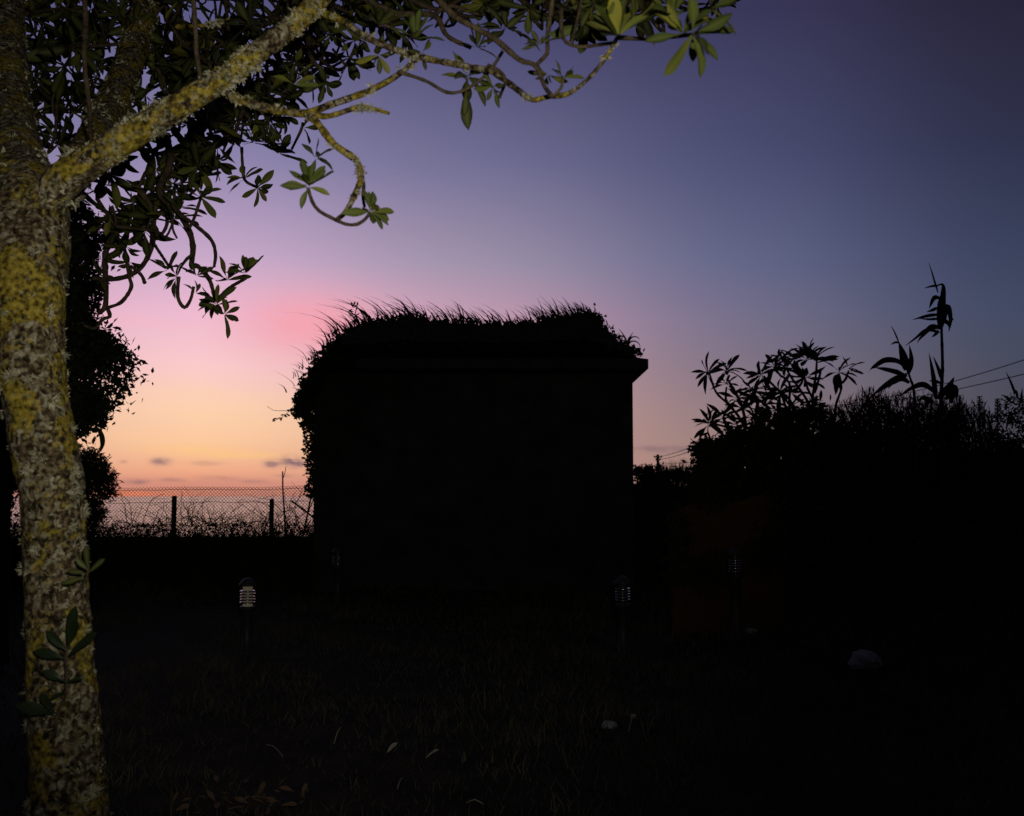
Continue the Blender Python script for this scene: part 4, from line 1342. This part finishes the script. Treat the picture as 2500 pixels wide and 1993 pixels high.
for (x, y, ln, n, ang, lo, hi) in ((1732, 909, 42, 10, 150, 40, 120), (1776, 908, 44, 11, 90, 25, 120), (1774, 940, 34, 8, 90, 20, 110), (1862, 916, 46, 10, 150, 40, 130), (1893, 898, 44, 10, 120, 30, 120),
                                  (1922, 900, 44, 10, 90, 25, 110), (1910, 878, 38, 8, 120, 25, 90), (1940, 880, 42, 9, 110, 25, 95), (1972, 880, 46, 14, 90, 10, 80), (1990, 882, 46, 8, 80, 15, 70),
                                  (1964, 918, 44, 12, 270, 25, 120), (2050, 912, 46, 9, 100, 20, 140), (2072, 902, 36, 3, 60, 20, 90), (1799, 976, 44, 11, 90, 30, 110), (1838, 958, 46, 11, 100, 35, 120),
                                  (1850, 968, 44, 8, 270, 25, 100), (1906, 960, 44, 11, 120, 35, 120), (1932, 962, 40, 9, 80, 30, 110), (1733, 1036, 44, 10, 130, 30, 130), (1764, 1022, 40, 9, 60, 30, 120),
                                  (1799, 1040, 40, 9, 90, 30, 120), (1870, 990, 44, 10, 90, 40, 120), (1985, 1000, 44, 10, 90, 40, 120), (1930, 1000, 44, 10, 90, 40, 120), (1815, 1000, 40, 8, 90, 40, 110)):
    dd = SD + rnd.uniform(-.25, .2)
    whorl(P(x, y, dd), pxdir(ang, rnd.uniform(-.1, .3)), n + 1, ln * 0.98 * dd / F, lo, hi, store=BL, jitter=.2, face=.7)
for (x, y, ang, ln) in ((1996, 886, 22, 54), (2076, 905, 352, 34), (1733, 1034, 85, 44), (1733, 1034, 118, 44), (1730, 1036, 155, 42), (1726, 1042, 215, 42), (1735, 1036, 70, 40), (2046, 922, 262, 40),
                        (1860, 914, 172, 46), (1858, 918, 205, 42), (1985, 932, 335, 34), (2001, 985, 80, 34), (2026, 982, 80, 20), (1728, 910, 168, 40), (1728, 912, 225, 40)):
    BL.append(leafmat(P(x, y, SD - .1), pxdir(ang, .1), Vector((rnd.uniform(-.5, .5), -1, .6)), ln * SD / F))
# narrower, drooping blade for this shrub
LMs = [leafmesh('s', .35, .34, .185), leafmesh('t', .45, .48, .17), leafmesh('u', .25, .2, .20)]
BD = []
for (vs, fs, rv) in LMs:
    me = bpy.data.meshes.new('big_leaf'); me.from_pydata(vs.tolist(), [], fs); me.materials.append(M['bigleaf'])
    me.polygons.foreach_set('use_smooth', np.ones(len(me.polygons), dtype=bool)); BD.append(me)
for m4 in BL:
    o = bpy.data.objects.new('leaf', BD[rnd.randrange(3)]); o.parent = shr
    m4.translation = m4.translation - shr.location; o.matrix_local = m4; COL.objects.link(o)

# ------------------------------------------------------------------ giant reeds
RD = 12.4
r1 = empty('giant_reed', P(2298, 1300, RD)); r1.location.z = HZ(r1.location.x, RD)
tag(r1, 'tallest reed, single bare stem with ragged leaf tuft above the hedge', 'reed', None)
ribbon_plant('', None, [
    {'w': .03, 'p': [(2294, 812), (2262, 806), (2235, 826), (2210, 845)]}, {'w': .05, 'p': [(2296, 800), (2272, 800), (2250, 822), (2238, 838)]}, {'w': .03, 'p': [(2292, 768), (2262, 772), (2228, 781)]},
    {'w': .022, 'p': [(2293, 778), (2270, 780), (2244, 778)]}, {'w': .04, 'p': [(2294, 728), (2280, 728), (2268, 754)]}, {'w': .02, 'p': [(2292, 698), (2276, 699), (2256, 704)]},
    {'w': .055, 'p': [(2296, 790), (2312, 750), (2320, 780), (2316, 812)]}, {'w': .06, 'p': [(2296, 800), (2308, 760), (2324, 778), (2328, 783)]}, {'w': .07, 'p': [(2297, 800), (2300, 740), (2302, 698), (2286, 697)]},
    {'w': .05, 'p': [(2294, 805), (2292, 750), (2296, 720)]}, {'w': .016, 'p': [(2290, 715), (2282, 690), (2274, 662), (2267, 642)]}, {'w': .03, 'p': [(2290, 806), (2285, 815), (2274, 824)]},
    {'w': .03, 'p': [(2288, 752), (2275, 758), (2262, 762)]}, {'w': .04, 'p': [(2300, 780), (2314, 790), (2318, 802)]}],
    M['bigleaf'], None, None, RD, .03, stem=[(2297, 1200), (2298, 972), (2301, 898), (2299, 815), (2297, 740)], stemr=.03, parent=r1)
r2 = empty('giant_reed', P(2233, 1300, RD)); r2.location.z = HZ(r2.location.x, RD)
tag(r2, 'shorter reed with wide arching leaves beside the tallest reed', 'reed', None)
ribbon_plant('', None, [
    {'w': .05, 'p': [(2210, 896), (2190, 882), (2160, 880), (2135, 895), (2117, 911)]}, {'w': .045, 'p': [(2212, 918), (2185, 908), (2160, 902), (2137, 898)]}, {'w': .06, 'p': [(2214, 915), (2180, 930), (2150, 950), (2127, 968)]},
    {'w': .05, 'p': [(2216, 915), (2224, 880), (2220, 842)]}, {'w': .085, 'p': [(2212, 905), (2204, 870), (2194, 835)]}, {'w': .014, 'p': [(2194, 836), (2184, 812), (2175, 795)]}, {'w': .02, 'p': [(2196, 838), (2186, 836), (2174, 842)]},
    {'w': .05, 'p': [(2220, 935), (2200, 925), (2180, 935), (2168, 950)]}, {'w': .045, 'p': [(2218, 905), (2212, 885), (2204, 860)]}],
    M['bigleaf'], None, None, RD, .04, stem=[(2238, 1180), (2233, 977), (2221, 920), (2212, 895)], stemr=.026, parent=r2)
r3 = empty('giant_reed', P(2305, 1300, RD - .3)); r3.location.z = HZ(r3.location.x, RD - .3)
tag(r3, 'low young reed clump with upright blades at the foot of the tallest reed', 'reed', None)
ribbon_plant('', None, [
    {'w': .045, 'p': [(2284, 975), (2278, 920), (2268, 862)]}, {'w': .035, 'p': [(2302, 935), (2290, 900), (2278, 870)]}, {'w': .05, 'p': [(2284, 960), (2255, 940), (2225, 948), (2190, 972)]},
    {'w': .06, 'p': [(2296, 965), (2315, 945), (2330, 920)]}, {'w': .06, 'p': [(2310, 975), (2325, 945), (2334, 955), (2335, 980)]}, {'w': .06, 'p': [(2290, 975), (2305, 955), (2318, 960)]}, {'w': .03, 'p': [(2298, 937), (2285, 932), (2268, 930)]},
    {'w': .05, 'p': [(2275, 985), (2255, 972), (2238, 980)]}, {'w': .05, 'p': [(2320, 985), (2326, 950), (2325, 930)]}], M['bigleaf'], None, None, RD - .3, .04,
    stem=[(2300, 1200), (2300, 1040), (2298, 965)], stemr=.018, parent=r3)
r4 = empty('spiky_shoot', P(2476, 1000, 12.3)); tag(r4, 'stiff spiky shoot poking from the top of the domed bush', 'shoot')
ribbon_plant('', None, [[(2478, 962), (2468, 935), (2456, 908)], [(2470, 985), (2456, 970), (2444, 964)], [(2492, 985), (2494, 965), (2496, 948)], [(2484, 975), (2480, 955), (2470, 950)]], M['bigleaf'], None, None, 12.3, .03, parent=r4)

# ------------------------------------------------------------------ far tree line, utility poles and wires
fy = 66.0
for (x, y, rx, rz, lb) in ((1570, 1158, 26, 26, 'far tree nearest the house wall below the utility pole'), (1640, 1160, 40, 20, 'low far tree right of the utility pole'), (1600, 1160, 30, 28, 'far tree in front of the utility pole'),
                           (1690, 1165, 42, 22, 'low far tree beside the rounded bush')):
    root_ = bush('far_tree', lb, 'tree', [(x, y + 4, fy, rx, rz * .8, 1.2), (x - rx * .4, y - rz * .3, fy, rx * .45, rz * .6, .6), (x + rx * .35, y - rz * .45, fy, rx * .35, rz * .55, .6), (x, y + 45, fy, rx * 1.2, 42, 1.2)], .22, 2600, group='trees far down the slope', clumps=30, cs=.4)
n = 5200
B = np.stack([nr.uniform(4, 17, n), nr.uniform(46, 66, n), np.zeros(n)], 1); B[:, 2] = hgt(B[:, 0], B[:, 1]) - .1
hh = nr.uniform(.3, 1.1, n)
v, f = ribbons(B, np.stack([nr.normal(0, .2, n), nr.normal(0, .2, n), hh], 1), np.stack([nr.normal(0, .2, n), nr.normal(0, .2, n), -.2 * hh], 1), np.full(n, .16), 2)
tag(build('far_scrub', v, f, M['weeds'], None, kind='stuff'), 'rough scrub on the rise below the far trees', 'scrub')
n = 160
px = nr.uniform(1620, 1720, n); B = np.array([P(a, 1170, 70) for a in px]); h = nr.uniform(.4, 1.1, n) * 1.0
v, f = ribbons(B, np.stack([nr.normal(0, .12, n), np.zeros(n), h + .4], 1), np.stack([nr.normal(0, .15, n), np.zeros(n), np.zeros(n)], 1), np.full(n, .05), 3)
tag(build('distant_reeds', v, f, M['weeds'], None, kind='stuff'), 'line of distant reeds beyond the rounded bush', 'reeds')


def pole(px_, ptop, Y, r, label):
    q = P(px_, ptop, Y); g = HZ(q.x, Y)
    root = empty('utility_pole', (q.x, Y, g)); tag(root, label, 'utility pole')
    mb = MB(); mb.tube([Vector((q.x, Y, g - .3)), Vector((q.x, Y, (g + q.z) / 2)), Vector((q.x, Y, q.z))], [r * 1.3, r * 1.1, r], 10); mb.build('shaft', M['wood_dark'], root)
    k = Y / F
    for dz, w_ in ((6, 10), (13, 6)):
        mb = MB(); mb.box(q.x - w_ * k, q.x + w_ * k, Y - r - .06, Y - r + .06, q.z - dz * k - .05, q.z - dz * k + .05); mb.build('crossarm', M['wood_dark'], root, smooth=False)
        for sgn in (-1, 1):
            mb = MB(); mb.lathe((q.x + sgn * w_ * k * .85, Y - r, q.z - dz * k + .05), [(.03, 0), (.035, .04), (.02, .08), (.001, .1)], 8); mb.build('insulator', M['concrete'], root)
    return q


pole(1606, 1110, 84, .11, 'utility pole with short crossarms far beyond the house')
pole(1860, 995, 46, .12, 'utility pole mostly hidden behind the big-leaved shrub')


def wire(a, b_, sag, r, label, group):
    A, B_ = P(*a), P(*b_)
    pts = [A + (B_ - A) * (i / 40) - Vector((0, 0, sag * 4 * (i / 40) * (1 - i / 40))) for i in range(41)]
    mb = MB(); mb.tube(pts, r, 5); o = mb.build('power_line', M['blackpaint'], None, base=A); tag(o, label, 'wire', group)


for i, (a, b_, sag, r) in enumerate((((1606, 1116, 84), (1852, 998, 46), .35, .022), ((1610, 1122, 84), (1866, 1001, 46), .4, .022))):
    wire(a, b_, sag, r, ('upper', 'lower')[i] + ' of two power lines from the far pole to behind the big-leaved shrub', 'power lines of the far span')
wire((1608, 1130, 84), (1900, 1085, 46), .3, .014, 'thin lower cable from the far pole to the rounded bush', None)
wire((1866, 998, 46), (2720, 800, 24), .55, .013, 'upper power line climbing from the hedge past the spiky bush', None)
wire((1852, 1001, 46), (2720, 856, 24), .42, .013, 'lower power line climbing from the hedge past the spiky bush', None)

# ------------------------------------------------------------------ small things on the ground
def gpt(px_, py_):
    d = ray(px_, py_)
    Y_ = 5.0
    for _ in range(40):
        q = EYE + d * (Y_ / d.y); h = HZ(q.x, Y_)
        Y_ *= 1 + .5 * (q.z - h) / max(.2, EYE.z - h)
    return EYE + d * (Y_ / d.y)


for (x, y, rot, lb) in ((945, 1868, .4, 'pale fallen leaf lying alone in the grass beside a folded one'), (1040, 1882, -.3, 'folded pale fallen leaf in the dark grass'), ):
    q = gpt(x, y)
    o = bpy.data.objects.new('fallen_leaf', leafdata(0, 'fallen_leaf', 'dryleaf')); o.location = q + Vector((0, 0, .07)); o.scale = (.1, .085, .085)
    o.rotation_euler = (.75, .2, -1.1 + rot); COL.objects.link(o); tag(o, lb, 'leaf', 'pale fallen leaves')
q = gpt(600, 1985)
root = empty('leaf_litter', q); tag(root, 'small heap of brown dead leaves and wood chips in the grass', 'leaf litter')
for k in range(46):
    o = bpy.data.objects.new('dead_leaf', leafdata(k % 4, 'dead_leaf', 'drybrown') if k < 4 else bpy.data.objects['dead_leaf'].data if k % 4 == 0 else bpy.data.objects['dead_leaf.00%d' % (k % 4)].data)
    o.parent = root; s_ = rnd.uniform(.05, .09); o.scale = (s_, s_, s_)
    o.location = (rnd.gauss(0, .16), rnd.gauss(0.05, .13), rnd.uniform(.01, .09)); o.rotation_euler = (rnd.gauss(.3, .5), rnd.gauss(0, .5), rnd.uniform(0, 6.28)); COL.objects.link(o)


def rock(px_, py_, wpx, label, flat=.55, name='stone'):
    q = gpt(px_, py_ + wpx * .25); r = wpx * q.y / F / 2
    vs, fs = [], []
    nu, nv = 14, 9
    for j in range(nv + 1):
        ph = math.pi * j / nv
        for i in range(nu):
            th = 2 * math.pi * i / nu
            d = Vector((math.sin(ph) * math.cos(th), math.sin(ph) * math.sin(th), math.cos(ph)))
            k = 1 + .35 * mnoise.noise(d * 1.4 + q * 3) + .18 * mnoise.noise(d * 3.7 + q)
            vs.append((q.x + d.x * r * k, q.y + d.y * r * k * .7, q.z + r * flat * .6 + d.z * r * k * flat))
    for j in range(nv):
        for i in range(nu):
            k = (i + 1) % nu; fs.append((j * nu + i, (j + 1) * nu + i, (j + 1) * nu + k, j * nu + k))
    tag(build(name, vs, fs, M['stone'], None, smooth=False, base=q), label, 'stone')


rock(2115, 1612, 80, 'large pale rough stone in the grass below the hedge', .62)
rock(1487, 1768, 36, 'small pale flat stone in the middle of the grass', .6)
rock(1546, 1750, 16, 'tiny pale stone at the head of the dry stalk', .8)
rock(1835, 1540, 26, 'small pale stone half hidden in the far grass', .6)


def stalk(a, b_, label, lift=.05, r=.0035):
    A, B_ = gpt(*a), gpt(*b_)
    if abs(A.y - B_.y) > .9:
        B_ = P(b_[0], b_[1], A.y)
    A.z += .03; B_.z += lift
    pts = [A, (A + B_) / 2 + Vector((0, 0, .02)), B_]
    q = spline(pts, .03)
    mb = MB(); mb.tube([Vector(p_) for p_ in q], r, 6); tag(mb.build('dry_stalk', M['straw'], None, base=A), label, 'stalk', None)


stalk((1535, 1798), (1547, 1758), 'dry straw-coloured stalk leaning on the tiny pale stone', .02)
stalk((815, 1828), (832, 1815), 'short bright straw stub lying in the left grass', .1)
stalk((970, 1940), (985, 1900), 'upright pale grass stalk near the folded fallen leaf', .0)
stalk((1138, 1976), (1180, 1979), 'straw stalk lying flat at the lawn edge', .03)
stalk((650, 1830), (690, 1872), 'thin dry stem slanting down in the left grass', .06)
